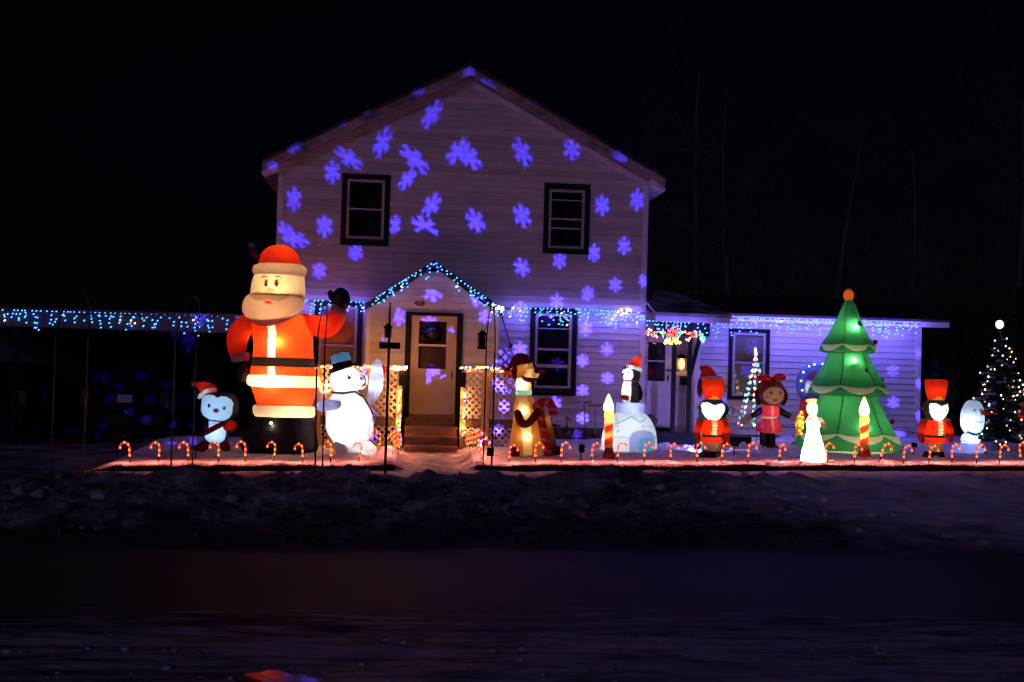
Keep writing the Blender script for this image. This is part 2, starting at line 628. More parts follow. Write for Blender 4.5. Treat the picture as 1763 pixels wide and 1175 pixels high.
if True:
    # ploughed grit thins out to clean snow over the driveway apron on the right
    n, l = BANKD.node_tree.nodes, BANKD.node_tree.links
    rmp = [q for q in n if q.type == 'VALTORGB'][0]
    el = rmp.color_ramp.elements
    el[0].color, el[0].position = (.055, .048, .048, 1), .34
    el[1].color, el[1].position = (.30, .29, .31, 1), .62
    e3 = el.new(.95)
    e3.color = (.76, .74, .78, 1)
    fac = rmp.inputs['Fac'].links[0].from_socket
    ge = n.new('ShaderNodeNewGeometry')
    sx_ = n.new('ShaderNodeSeparateXYZ')
    l.new(ge.outputs['Position'], sx_.inputs[0])
    mr = n.new('ShaderNodeMapRange')
    mr.inputs['From Min'].default_value = 3.6
    mr.inputs['From Max'].default_value = 6.4
    mr.inputs['To Min'].default_value = 0
    mr.inputs['To Max'].default_value = .42
    l.new(sx_.outputs['X'], mr.inputs['Value'])
    t3 = n.new('ShaderNodeTexNoise')
    t3.inputs['Scale'].default_value = .9
    l.new(ge.outputs['Position'], t3.inputs['Vector'])
    m3 = n.new('ShaderNodeMath')
    m3.operation = 'MULTIPLY_ADD'
    m3.inputs[1].default_value = .5
    m3.inputs[2].default_value = -.25
    l.new(t3.outputs['Fac'], m3.inputs[0])
    a1, a2 = n.new('ShaderNodeMath'), n.new('ShaderNodeMath')
    l.new(fac, a1.inputs[0])
    l.new(mr.outputs['Result'], a1.inputs[1])
    s4 = n.new('ShaderNodeMapRange')
    s4.inputs['From Min'].default_value = -10.8
    s4.inputs['From Max'].default_value = -13.2
    s4.inputs['To Min'].default_value = 0
    s4.inputs['To Max'].default_value = -.42
    l.new(sx_.outputs['Y'], s4.inputs['Value'])
    a3 = n.new('ShaderNodeMath')
    l.new(a1.outputs[0], a3.inputs[0])
    l.new(s4.outputs['Result'], a3.inputs[1])
    l.new(a3.outputs[0], a2.inputs[0])
    l.new(m3.outputs[0], a2.inputs[1])
    l.new(a2.outputs[0], rmp.inputs['Fac'])
BANKS = principled('clean_verge_snow', (.66, .64, .68), .75, var=.3, vscale=2.0, bump=.6, bscale=14)
ROAD = principled('wet_road', (.026, .025, .028), .8, var=.4, vscale=3, bump=.5, bscale=40, spec=.2)
SLUSH = principled('slushy_road', (.42, .41, .44), .7, var=.7, vscale=3.4, bump=1.0, bscale=26, stretch=(.5, 2.6, 1), col2=(.035, .034, .036))
if True:
    # slush colour darkens along the strip next to the bank
    n, l = SLUSH.node_tree.nodes, SLUSH.node_tree.links
    rmp = [q for q in n if q.type == 'VALTORGB'][0]
    fac = rmp.inputs['Fac'].links[0].from_socket
    ge = n.new('ShaderNodeNewGeometry')
    sx_ = n.new('ShaderNodeSeparateXYZ')
    l.new(ge.outputs['Position'], sx_.inputs[0])
    mr = n.new('ShaderNodeMapRange')
    mr.inputs['From Min'].default_value = -15.0
    mr.inputs['From Max'].default_value = -17.0
    mr.inputs['To Min'].default_value = -.45
    mr.inputs['To Max'].default_value = .02
    l.new(sx_.outputs['Y'], mr.inputs['Value'])
    ad = n.new('ShaderNodeMath')
    l.new(fac, ad.inputs[0])
    l.new(mr.outputs['Result'], ad.inputs[1])
    l.new(ad.outputs[0], rmp.inputs['Fac'])
GRAVEL = principled('driveway_dirt_snow', (.16, .15, .16), .85, var=.7, vscale=1.5, bump=.7, bscale=25, col2=(.03, .028, .027))


def sheet(name, x0, x1, nx, y0, y1, ny, mats, choose, hf=None):
    hf = hf or ground_h
    V = [(x0 + (x1 - x0) * i / nx, y0 + (y1 - y0) * j / ny, 0) for j in range(ny + 1) for i in range(nx + 1)]
    V = [(x, y, hf(x, y)) for x, y, _ in V]
    F, mi = [], []
    for j in range(ny):
        for i in range(nx):
            a = j * (nx + 1) + i
            F.append((a, a + 1, a + nx + 2, a + nx + 1))
            mi.append(choose(x0 + (x1 - x0) * (i + .5) / nx, y0 + (y1 - y0) * (j + .5) / ny))
    o = mk(name, V, F, mats, smooth=True, mi=mi, kind='structure')
    return o


def ch_lawn(x, y):
    wk = -0.02 < x < 1.3
    edge = -4.88 + 0.06 * nz(x, 0, 2.2, 7) + 0.03 * nz(x, 0, 7, 8)
    if x < -4.95 + 0.3 * nz(x, y, 1.5, 9):
        return 3
    if y < edge - 0.09:
        return 1
    if y < edge + 0.05 and not wk:
        return 2
    return 1 if wk else 0


sheet('lawn', -9.5, 16, 460, -6.6, 0.6, 230, [SNOW, WALKSNOW, TURF, GRAVEL], ch_lawn)


def ch_bank(x, y):
    kr = -13.0 - 0.5 * nz(x, 0, 0.5, 23) + .2 * nz(x, y, 2, 40)
    if y < kr:
        return 2
    left = 1 - sstep(4.2, 7.0, x + 1.1 * nz(x, y, 0.7, 24))
    lf = left + .5 * nz(x, y, 1.6, 41)
    if y > -8.3:
        lf += .15
    return 0


sheet('snow_bank', -9.5, 16, 400, -14.2, -6.6, 130, [BANKD, BANKS, SLUSH], ch_bank)
sheet('road', -12, 16, 240, -27, -14.2, 150, [ROAD, SLUSH], lambda x, y: 1)
SID3 = [SIDING, principled('siding_vinyl_pale', (.66, .63, .61), .55, var=.10, vscale=2.5, bump=.12, bscale=18, stretch=(1, 1, 8)), principled('siding_vinyl_worn', (.53, .50, .48), .55, var=.12, vscale=2.5, bump=.12, bscale=18, stretch=(1, 1, 8))]
SASH = principled('sash_paint', (.40, .38, .38), .5, var=.1, vscale=4)
FARM = principled('far_frozen_ground', (.07, .065, .06), .9, var=.5, vscale=.4)
mk('far_ground', [(-220, -60, -.42), (220, -60, -.42), (220, 260, -.42), (-220, 260, -.42)], [(0, 1, 2, 3)], FARM, kind='structure')
sheet('back_yard', -40, 50, 90, 0.6, 45, 45, [FARM], lambda x, y: 0, lambda x, y: ground_h(max(-9, min(15, x)), 0.6) - .01 + .02 * nz(x, y, .5, 44))
PUD = principled('puddle_water', (.008, .008, .01), .04, spec=.6, bump=.04, bscale=9)


def puddle(px0, px1, py0, py1, name='puddle'):
    zz = -0.197
    c = []
    for a in range(40):
        t = 2 * PI * a / 40
        f = 1 + .22 * math.sin(3 * t + 1) + .14 * math.sin(7 * t) + .08 * math.sin(11 * t + 2)
        px, py = (px0 + px1) / 2 + (px1 - px0) / 2 * math.cos(t) * f, (py0 + py1) / 2 + (py1 - py0) / 2 * math.sin(t) * f
        d = ray(px, py)
        p = CAM + d * ((zz - CAM.z) / d.z)
        c.append((p.x, p.y, zz))
    mk(name, c, [tuple(range(40))], PUD, kind='structure')


puddle(410, 545, 1157, 1182)

# rubble of frozen snow along the ploughed bank, too many and too small to pick apart
mb = MB()
for i in range(520):
    x, y = rnd.uniform(-8, 6.5), rnd.uniform(-12.6, -7.2)
    if x > 4.5 and rnd.random() < .6:
        continue
    r = rnd.choice([.015, .02, .03, .03, .04, .05, .08])
    z = ground_h(x, y)
    b = len(mb.V)
    mb.ell((x, y, z + r * .3), r * rnd.uniform(.8, 1.4), r * rnd.uniform(.7, 1.2), r * rnd.uniform(.6, 1), 7, 4, m=0 if rnd.random() < 2 else 1)
    for q in range(b, len(mb.V)):
        v = Vector(mb.V[q])
        v += Vector((nz(v.x, v.y, 14, 1), nz(v.y, v.z, 14, 2), nz(v.x, v.z, 14, 3))) * r * .55
        mb.V[q] = tuple(v)
mb.build('snow_rubble', [BANKD, BANKS], loc=(0, -10, -.1), smooth=True, kind='stuff')['label'] = 'frozen lumps of ploughed snow on the bank'
mb = MB()
for i in range(700):
    x, y = rnd.uniform(-4.5, 6), -16.7 - 3.0 * rnd.random() ** 1.3
    if nz(x * .4, y * 1.6, 1.5, 51) < -.05:
        continue
    r = rnd.choice([.006, .008, .010, .014, .02])
    mb.ell((x, y, ground_h(x, y) + r * .3), r * rnd.uniform(1, 1.9), r, r * .7, 6, 4)
mb.build('slush_clumps', SLUSH, loc=(0, -17, -.2), smooth=True, kind='stuff')['label'] = 'small frozen slush clumps along the road ruts'
# lumps of loose snow on the lawn by the deck and footings
mb = MB()
for i in range(330):
    x = rnd.choice([rnd.uniform(3.0, 11.5), rnd.uniform(4.5, 11.5), rnd.uniform(-4, 11)])
    y = rnd.uniform(-1.9, -.5) if rnd.random() < .75 else rnd.uniform(-4.6, -1)
    if -.1 < x < 1.4:
        continue
    r = rnd.choice([.02, .03, .04, .06])
    z = ground_h(x, y)
    b = len(mb.V)
    mb.ell((x, y, z + r * .3), r * rnd.uniform(.8, 1.5), r, r * rnd.uniform(.6, 1), 7, 4)
    for q in range(b, len(mb.V)):
        v = Vector(mb.V[q])
        v += Vector((nz(v.x, v.y, 17, 1), nz(v.y, v.z, 17, 2), nz(v.x, v.z, 17, 3))) * r * .5
        mb.V[q] = tuple(v)
mb.build('snow_clods', SNOW, loc=(5, -1, .2), kind='stuff')['label'] = 'loose clods of snow scattered on the lawn'
# frozen grass along the lawn edge
mb = MB()
for i in range(4200):
    x = rnd.uniform(-4.8, 12.5)
    if -.1 < x < 1.35:
        continue
    edge = -4.88 + 0.06 * nz(x, 0, 2.2, 7) + 0.03 * nz(x, 0, 7, 8)
    y = edge + rnd.uniform(-.09, .05)
    if rnd.random() < .2:
        y = rnd.uniform(-4.8, -2)
        if nz(x, y, 1.1, 50) < .15:
            continue
    z = ground_h(x, y) - .01
    a, h_, t = rnd.uniform(0, 2 * PI), rnd.uniform(.02, .075), rnd.uniform(.3, 1.0)
    wx, wy = .006 * math.cos(a + 1.5), .006 * math.sin(a + 1.5)
    mb.add([(x - wx, y - wy, z), (x + wx, y + wy, z), (x + h_ * t * math.cos(a), y + h_ * t * math.sin(a), z + h_)], [(0, 1, 2)])
mb.build('frozen_grass', TURF, loc=(3, -4.9, 0), kind='stuff')['label'] = 'dark frozen grass fringing the lawn edge'

# ================================================================== HOUSE
HX0, HX1 = -2.62, 5.16
APX, APZ, EVZ = 1.29, 7.80, 5.74
house = T('house', 'tall pale two storey gabled house with violet snowflake lights over its clapboards', 'house', (1.27, 0, .1))


def siding(parent, Y, z0, z1, xf, holes, step=.134, lip=.022):
    z = z0
    while z < z1 - .02:
        za, zb = z, min(z + step - .006, z1)
        a0, a1 = xf(za)
        b0, b1 = xf(zb)
        cuts = sorted([(h[0], h[1]) for h in holes if h[2] < (za + zb) / 2 < h[3]])
        segs, cur = [], None
        xs = [a0] + [c for h in cuts for c in h] + [a1]
        for i in range(0, len(xs), 2):
            if xs[i + 1] - xs[i] > .03:
                l0 = a0 if i == 0 else xs[i]
                l1 = b0 if i == 0 else xs[i]
                r0 = a1 if i + 2 >= len(xs) else xs[i + 1]
                r1 = b1 if i + 2 >= len(xs) else xs[i + 1]
                if r1 <= l1:
                    l1 = r1 = (l1 + r1) / 2
                j = rnd.uniform(-.0015, .0015)
                V = [(l0, Y - lip + j, za), (r0, Y - lip + j, za), (r1, Y - .003, zb), (l1, Y - .003, zb),
                     (l0, Y + .008, za), (r0, Y + .008, za), (r1, Y + .008, zb), (l1, Y + .008, zb)]
                mk('clapboard', V, [(0, 1, 2, 3), (7, 6, 5, 4), (0, 4, 5, 1), (3, 2, 6, 7), (0, 3, 7, 4), (1, 5, 6, 2)], rnd.choice(SID3), parent)
        z += step


def window(parent, x0, x1, z0, z1, Y, rails, blind=None, cw=.11, casing=DARKTRIM, sill=True):
    mb = MB()
    mb.box(x0, x0 + cw, Y - .05, Y + .03, z0, z1)
    mb.box(x1 - cw, x1, Y - .05, Y + .03, z0, z1)
    mb.box(x0 + cw, x1 - cw, Y - .048, Y + .03, z1 - cw, z1)
    mb.box(x0 + cw, x1 - cw, Y - .052, Y + .03, z0, z0 + cw)
    win = mb.build('window', casing, parent)
    a0, a1, b0, b1 = x0 + cw, x1 - cw, z0 + cw, z1 - cw
    fw = .055
    mb = MB()
    mb.box(a0, a0 + fw, Y - .03, Y + .02, b0, b1)
    mb.box(a1 - fw, a1, Y - .03, Y + .02, b0, b1)
    mb.box(a0 + fw, a1 - fw, Y - .028, Y + .02, b1 - fw, b1)
    mb.box(a0 + fw, a1 - fw, Y - .032, Y + .02, b0, b0 + fw)
    mb.build('sash', SASH, win)
    for zr, th in rails:
        MB().box(a0 + fw, a1 - fw, Y - .026, Y + .018, zr - th / 2, zr + th / 2).build('sash_rail', SASH, win)
    zs = [b0 + fw] + sorted([r[0] for r in rails]) + [b1 - fw]
    for i in range(len(zs) - 1):
        mk('pane', [(a0 + fw, Y + .004, zs[i]), (a1 - fw, Y + .004, zs[i]), (a1 - fw, Y + .004, zs[i + 1]), (a0 + fw, Y + .004, zs[i + 1])], [(0, 1, 2, 3)], GLASS, win)
    if blind:
        mk('blind', [(a0, Y + .06, blind[0]), (a1, Y + .06, blind[0]), (a1, Y + .06, blind[1]), (a0, Y + .06, blind[1])], [(0, 1, 2, 3)], BLIND, win)
    mk('room_recess', [(a0, Y + .03, b0), (a1, Y + .03, b0), (a1, Y + .03, b1), (a0, Y + .03, b1), (a0, Y + .7, b0), (a1, Y + .7, b0), (a1, Y + .7, b1), (a0, Y + .7, b1)],
       [(4, 7, 6, 5), (0, 4, 5, 1), (2, 6, 7, 3), (0, 3, 7, 4), (1, 5, 6, 2)], ROOM, win)
    return win


WUL = (-1.315, -.315, 4.165, 5.63)
WUR = (2.925, 3.91, 4.12, 5.595)
WLR = (2.71, 3.71, 1.16, 2.96)
WLL = (-1.80, -.80, 1.16, 2.96)
VX0, VX1, VY = -.70, 1.98, -.72
sl = (APZ - EVZ) / (APX - HX0)


def gx(z):
    if z <= EVZ:
        return HX0, HX1
    t = (z - EVZ) / (APZ - EVZ)
    return HX0 + (APX - HX0) * t, HX1 + (APX - HX1) * t


siding(house, 0, .45, 2.965, lambda z: (HX0, HX1), [WLR, WLL, (VX0 + .1, VX1 - .1, 0, 9)])
siding(house, -.03, 3.07, APZ - .02, gx, [WUL, WUR, (.25, 1.05, 3.0, 3.3)], lip=.034)
MB().box(HX0 - .01, HX1 + .01, -.062, .0, 2.97, 3.068).build('belt_board', TRIMW, house)
for x in (HX0 + .045, HX1 - .045):
    MB().box(x - .055, x + .055, -.075, .05, .40, EVZ - .06).build('corner_board', TRIMW, house)
mb = MB()
mb.prism([(HX0, .1), (HX1, .1), (HX1, EVZ), (APX, APZ), (HX0, EVZ)], 8.9, 9.0)
mb.build('rear_wall', SIDING, house)
MB().box(HX0, HX0 + .02, .02, 8.9, .1, EVZ).build('side_wall', SIDING, house)
MB().box(HX1 - .02, HX1, .02, 8.9, .1, EVZ).build('side_wall', SIDING, house)
MB().box(HX0, HX1, -.01, .1, -.1, .46).build('foundation', DARKWOOD, house)
window(house, *WUL, -.03, [(4.90, .035)])
window(house, *WUR, -.03, [(P(0, 0).z * 0 + 5.26, .02), (4.86, .035), (4.66, .03)])
window(house, *WLR, 0, [(2.53, .02), (2.09, .045), (1.74, .07)])
window(house, *WLL, 0, [(2.04, .05)], blind=(1.2, 2.9))
# main roof: two slabs, barge boards, frieze boards, soffits
RY0, RY1 = -.46, 9.4
ridge = P(812, 109, RY0)
eL, eR = P(452, 268, RY0), P(1146, 308, RY0)
eZ = (eL.z + eR.z) / 2
rx, rz = (eL.x + eR.x) / 2, ridge.z
for sx, ex in ((-1, eL.x), (1, eR.x)):
    d = Vector((ex - rx, 0, eZ - rz))
    th = .07
    pts = [(rx, rz - th), (ex, eZ - th), (ex, eZ), (rx, rz)]
    if sx > 0:
        pts = list(reversed(pts))
    MB().prism([pts[i] for i in ((0, 1, 2, 3) if sx < 0 else (0, 1, 2, 3))], RY0 - .02, RY1).build('roof', SHINGLE, house)
    a, b = .072, .245
    pts = [(rx, rz - b), (rx, rz - a), (ex, eZ - a), (ex, eZ - b)]
    if sx > 0:
        pts = list(reversed(pts))
    MB().prism(pts, RY0, RY0 + .03).build('barge_board', principled('weathered_barge', (.30, .25, .26), .65, var=.5, vscale=3, bump=.3, bscale=20), house)
    pts = [(rx, rz - .215), (rx, rz - .19), (ex, eZ - .19), (ex, eZ - .215)]
    if sx > 0:
        pts = list(reversed(pts))
    MB().prism(pts, RY0 + .031, -.03).build('soffit', principled('soffit_boards', (.20, .15, .14), .7, var=.4, vscale=4), house)
    e2 = HX0 if sx < 0 else HX1
    f0, f1 = rz - .22, eZ + (rz - eZ) * abs(ex - e2) / abs(ex - rx) - .22
    pts = [(rx, f0 - .13), (rx, f0), (e2, f1), (e2, f1 - .13)]
    if sx > 0:
        pts = list(reversed(pts))
    MB().prism(pts, -.085, -.052).build('frieze_board', TRIMW, house)
    # boxed eave end
    q = [(e2, f1 - .13), (e2, f1 + .02), (ex, eZ - .22), (ex + .02 * sx, eZ - .30)]
    MB().prism(q if sx > 0 else list(reversed(q)), RY0 + .035, RY1 - .05).build('eave_box', TRIMW, house)

# ------------------------------------------------------------------ entry vestibule with its small gable
gp = P(748, 449, VY - .12)
gl, gr = P(629, 522, VY - .12), P(866, 533, VY - .12)
gz = (gl.z + gr.z) / 2
hx = gp.x


def vx(z):
    if z < gz:
        return VX0, VX1
    t = (z - gz + .12) / (gp.z - gz)
    return hx + (VX0 - hx) * (1 - t) * .98, hx + (VX1 - hx) * (1 - t) * .98


DTL, DBR = P(699, 537, VY), P(790, 715, VY)
DX0, DX1, DZ0, DZ1 = DTL.x, DBR.x + .03, DBR.z, DTL.z
siding(house, VY, .55, gp.z - .22, vx, [(DX0, DX1, .1, DZ1)])
for x in (VX0 + .035, VX1 - .035):
    MB().box(x - .045, x + .045, VY - .035, VY + .05, .4, gz - .02).build('corner_board', TRIMW, house)
MB().box(VX0, VX0 + .03, VY + .05, .0, .3, gz).build('vestibule_side', SIDING, house)
MB().box(VX1 - .03, VX1, VY + .05, .0, .3, gz).build('vestibule_side', SIDING, house)
for sx, e in ((-1, gl), (1, gr)):
    pts = [(hx, gp.z - .13), (hx, gp.z), (e.x, gz), (e.x, gz - .13)]
    if sx > 0:
        pts = list(reversed(pts))
    MB().prism(pts, VY - .12, -.03).build('porch_roof', principled('dark_green_roof_edge', (.012, .018, .018), .6, var=.4), house)
# front door
mb = MB()
cw = .12
mb.box(DX0, DX0 + cw, VY - .05, VY + .04, DZ0, DZ1)
mb.box(DX1 - cw, DX1, VY - .05, VY + .04, DZ0, DZ1)
mb.box(DX0 + cw, DX1 - cw, VY - .048, VY + .04, DZ1 - .07, DZ1)
door = mb.build('front_door', DARKTRIM, house)
a0, a1, b0, b1 = DX0 + cw, DX1 - cw, DZ0, DZ1 - .07
g0, g1 = P(722, 553, VY), P(767, 636, VY)
mb = MB()
mb.box(a0, g0.x, VY - .02, VY + .03, b0, b1)
mb.box(g1.x, a1, VY - .02, VY + .03, b0, b1)
mb.box(g0.x, g1.x, VY - .019, VY + .03, g0.z, b1)
mb.box(g0.x, g1.x, VY - .019, VY + .03, b0, g1.z)
mb.build('storm_door', principled('door_paint', (.52, .42, .28), .5, var=.1, vscale=3), door)
zm = P(745, 595, VY).z
MB().box(g0.x, g1.x, VY - .025, VY + .02, zm - .022, zm + .022).build('glazing_bar', TRIMW, door)
for z0, z1 in ((g1.z, zm - .022), (zm + .022, g0.z)):
    mk('pane', [(g0.x, VY, z0), (g1.x, VY, z0), (g1.x, VY, z1), (g0.x, VY, z1)], [(0, 1, 2, 3)], GLASS, door)
MB().box(g0.x, g1.x, VY + .12, VY + .16, g1.z, g0.z).build('inner_door', principled('inner_door_wood', (.16, .07, .05), .5, var=.3, vscale=4), door)
MB().tube([P(778, 640, VY - .03), P(778, 652, VY - .03)], .012, 8).build('handle', BLACKM, door)
MB().box(a0, a1, VY - .1, VY + .03, b0 - .06, b0 - .003).build('threshold', STEPWOOD, door)
# wreath inside the upper pane
mb = MB()
c = P(745, 575, VY + .08)
for i in range(420):
    t, r_ = rnd.uniform(0, 2 * PI), .17 + rnd.gauss(0, .03)
    p = Vector((c.x + r_ * math.cos(t), VY + .075 + rnd.uniform(-.025, .02), c.z + r_ * math.sin(t)))
    d = Vector((rnd.gauss(0, 1), rnd.gauss(0, .4), rnd.gauss(0, 1))).normalized() * .05
    s_ = d.orthogonal().normalized() * .012
    mb.add([p - s_, p + s_, p + d], [(0, 1, 2)])
wr = mb.build('door_wreath', principled('wreath_green', (.02, .06, .03), .8, var=.4), loc=(c.x, VY + .07, c.z))
tagp(wr, 'round dark green wreath hanging behind the upper pane of the front door', 'wreath')
mb = MB()
mb.ell((c.x - .02, VY + .06, c.z - .02), .07, .03, .06)
mb.build('bow', principled('wreath_bow_gold', (.35, .22, .06), .5), wr)


def text(body, px, py, Y, size, mat, name, parent, cond=0.006):
    cu = bpy.data.curves.new('txt', 'FONT')
    cu.body = body
    cu.size = size
    cu.extrude = cond
    cu.align_x = 'CENTER'
    cu.align_y = 'CENTER'
    to = bpy.data.objects.new('txt', cu)
    COL.objects.link(to)
    dg = bpy.context.evaluated_depsgraph_get()
    dg.update()
    me = bpy.data.meshes.new_from_object(to.evaluated_get(dg))
    bpy.data.objects.remove(to)
    c_ = P(px, py, Y)
    V = [(c_.x + v.co.x, Y - v.co.z, c_.z + v.co.y) for v in me.vertices]
    F = [tuple(p_.vertices) for p_ in me.polygons]
    return mk(name, V, F, mat, parent)


text('428', 722, 523, VY - .03, .14, BLACKP, 'house_number', house)

# ------------------------------------------------------------------ deck, lattice railings, steps
RYF = -1.62
deck = T('porch_deck', 'wooden entry deck with white lattice panels and red brown steps', 'porch', (.65, RYF, .05))


def lattice(parent, x0, x1, z0, z1, Y, pitch=.135, wd=.036, th=.006):
    mb = MB()
    H = z1 - z0
    for sgn, yy in ((1, Y), (-1, Y - th - .001)):
        x = x0 - H
        while x < x1 + H:
            # strip from bottom (xb,z0) to top (xb+sgn*H,z1), clipped to the panel
            xb = x if sgn > 0 else x + H
            t0, t1 = 0.0, 1.0
            dx = sgn * H
            ta, tb = (x0 - xb) / dx, (x1 - xb) / dx
            t0, t1 = max(0, min(ta, tb)), min(1, max(ta, tb))
            if t1 - t0 > .03:
                a = Vector((xb + dx * t0, yy, z0 + H * t0))
                b = Vector((xb + dx * t1, yy, z0 + H * t1))
                mb.bar(a, b, wd, th, Vector((0, 1, 0)))
            x += pitch
    return mb.build('lattice_panel', LATT, parent, kind='stuff')


def PX(px, Y):
    return P(px, 690, Y).x


LZ = lambda py, px=840: P(px, py, RYF).z
z_top, z_mid, z_d0, z_low = LZ(640), LZ(722), LZ(737), LZ(768)
sec = [(PX(545, RYF), PX(683, RYF)), (PX(801, RYF), PX(829, RYF)), (PX(843, RYF), PX(893, RYF))]
for x0, x1 in sec:
    lattice(deck, x0, x1, z_mid, z_top - .03, RYF)
    lattice(deck, x0, x1, z_low - .05, z_d0, RYF)
    MB().box(x0 - .02, x1 + .02, RYF - .035, RYF + .04, z_top - .028, z_top + .03).build('top_rail', POSTW, deck)
    MB().box(x0 - .02, x1 + .02, RYF - .02, RYF + .03, z_d0, z_mid).build('rim_board', DARKWOOD, deck)
for px, wd in ((836, .075), (687, .05), (797, .05), (548, .05), (894, .05)):
    x = PX(px, RYF)
    MB().box(x - wd, x + wd, RYF - .045, RYF + .045, z_low - .2, z_top - .03).build('post', POSTW, deck)
for px in (692, 794):
    x = PX(px, RYF)
    MB().box(x - .075, x + .075, RYF - .13, RYF - .05, LZ(668), LZ(643)).build('newel_box', BLACKP, deck)
dz = (z_d0 + z_mid) / 2
for i in range(7):
    y0 = RYF + .05 + i * .135
    if y0 + .13 < VY - .06:
        MB().box(PX(545, RYF), PX(690, RYF), y0, y0 + .128, dz - .03, dz).build('deck_board', DARKWOOD, deck)
        MB().box(PX(795, RYF), PX(893, RYF), y0, y0 + .128, dz - .03, dz).build('deck_board', DARKWOOD, deck)
sx0, sx1 = PX(693, RYF) + .05, PX(793, RYF) - .05
st = [(RYF - .55, .13), (RYF - .28, .30), (RYF + .0, .47)]
for i, (y0, zt) in enumerate(st):
    y1 = y0 + .30 if i < 2 else VY - .05
    MB().box(sx0, sx1, y0, y1, zt - .04, zt).build('step_tread', STEPWOOD, deck)
    MB().box(sx0 + .01, sx1 - .01, y0 + .03, y0 + .05, zt - .17, zt - .042).build('step_riser', STEPWOOD, deck)
MB().box(sx0 + .01, sx1 - .01, VY - .09, VY - .055, .47, DZ0 - .062).build('step_riser', STEPWOOD, deck)

# ------------------------------------------------------------------ low side wing and its small porch
wing = T('side_wing', 'low pale side wing with a side door porch under a dark flat roof', 'house wing', (8.3, 0, .3))
WX0, WX1, WZ0, WZ1 = 6.28, 11.27, .50, 2.80
WW = (7.0, 7.90, 1.13, 2.66)
siding(wing, 0, WZ0, WZ1 + .05, lambda z: (WX0, WX1), [WW])
for x in (WX0 + .04, WX1 - .04):
    MB().box(x - .05, x + .05, -.04, .05, WZ0 - .1, WZ1).build('corner_board', TRIMW, wing)
MB().box(WX0, WX0 + .02, .05, 6, .2, WZ1).build('side_wall', SIDING, wing)
MB().box(WX1 - .02, WX1, .05, 6, .2, WZ1).build('side_wall', SIDING, wing)
MB().box(WX0, WX1, -.055, .0, WZ0 - .11, WZ0 - .004).build('skirt_board', TRIMW, wing)
MB().box(WX0 - .02, WX1, -.03, .06, -.1, WZ0 - .112).build('foundation', DARKWOOD, wing)
window(wing, *WW, 0, [(1.93, .035)], cw=.085, blind=(1.2, 2.6))
ez = P(1420, 549, -.4).z
xe = P(1634, 561, -.4).x
MB().box(P(1252, 545, -.4).x, xe, -.42, -.40, ez - .11, ez).build('fascia', TRIMW, wing)
MB().box(P(1252, 545, -.4).x, xe, -.40, .02, ez - .10, ez - .08).build('soffit', TRIMW, wing)
pr0, pr1 = P(1113, 545, -1.0).x, P(1256, 552, -1.0).x
pz = P(1180, 545, -1.0).z
mb = MB()
mb.add([(pr1 - .5, -.44, ez + .002), (xe + .03, -.44, ez + .002), (xe + .03, 3.0, ez + .62), (5.17, 3.0, ez + .62), (5.17, -.44, ez + .002),
        (pr1 - .5, -.44, ez + .05), (xe + .03, -.44, ez + .05), (xe + .03, 3.0, ez + .67), (5.17, 3.0, ez + .67), (5.17, -.44, ez + .05)],
       [(4, 3, 2, 1), (9, 6, 7, 8), (4, 1, 6, 9), (1, 2, 7, 6), (2, 3, 8, 7), (3, 4, 9, 8)])
mb.build('roof', SHINGLE, wing)
mb = MB()
mb.add([(5.17, -1.04, pz), (pr1 + .03, -1.04, pz), (pr1 - .6, 1.5, pz + .62), (5.17, 1.5, pz + .78),
        (5.17, -1.04, pz + .06), (pr1 + .03, -1.04, pz + .06), (pr1 - .6, 1.5, pz + .69), (5.17, 1.5, pz + .84)],
       [(3, 2, 1, 0), (4, 5, 6, 7), (0, 1, 5, 4), (1, 2, 6, 5), (2, 3, 7, 6), (3, 0, 4, 7)])
mb.build('porch_roof', SNOWROOF, wing)
MB().box(5.18, pr1, -1.03, -1.0, pz - .125, pz - .004).build('porch_fascia', TRIMW, wing)
pb1 = P(1222, 560, -.97).x
MB().box(5.18, pb1, -.98, -.86, pz - .40, pz - .127).build('porch_beam', DARKTRIM, wing)
text('130', 1158, 561, -.985, .26, TRIMW, 'house_number', wing)
# wall and side door under the porch
PW = .55
door_l, door_r = P(1114, 660, PW).x, P(1154, 660, PW).x
dzt, dzb = P(1130, 582, PW).z, P(1130, 736, PW).z
siding(wing, PW, .4, 3.0, lambda z: (5.17, WX0 + .01), [(door_l, door_r, 0, dzt)])
q0, q1 = P(1114, 589, PW), P(1144, 657, PW)
mb = MB()
mb.box(q1.x, door_r, PW - .03, PW + .02, dzb, dzt)
mb.box(door_l, q1.x, PW - .029, PW + .02, q0.z, dzt)
mb.box(door_l, q1.x, PW - .029, PW + .02, dzb, q1.z)
sdoor = mb.build('side_door', TRIMW, wing)
zr = P(1130, 622, PW).z
for z0, z1 in ((q1.z, zr - .015), (zr + .015, q0.z)):
    mk('pane', [(door_l, PW, z0), (q1.x, PW, z0), (q1.x, PW, z1), (door_l, PW, z1)], [(0, 1, 2, 3)], GLASS, sdoor)
MB().box(door_l, q1.x, PW - .02, PW + .01, zr - .015, zr + .015).build('glazing_bar', TRIMW, sdoor)
MB().box(door_l, q1.x, PW + .1, PW + .12, q1.z, q0.z).build('curtain', principled('door_curtain', (.07, .06, .08), .8, var=.4, vscale=9), sdoor)
hq = P(1149, 652, PW)
MB().box(hq.x - .015, hq.x + .015, PW - .07, PW - .03, hq.z - .06, hq.z + .06).build('handle', BLACKM, sdoor)
for px, z1 in ((1160, pz - .13), (1187, pz - .13)):
    x = P(px, 640, -.92).x
    MB().box(x - .04, x + .04, -.96, -.88, .3, pz - .402).build('porch_post', DARKTRIM, wing)
mb = MB()
mb.bar(P(1206, 577, -.93), P(1187, 650, -.93), .08, .07, Vector((0, 1, 0)))
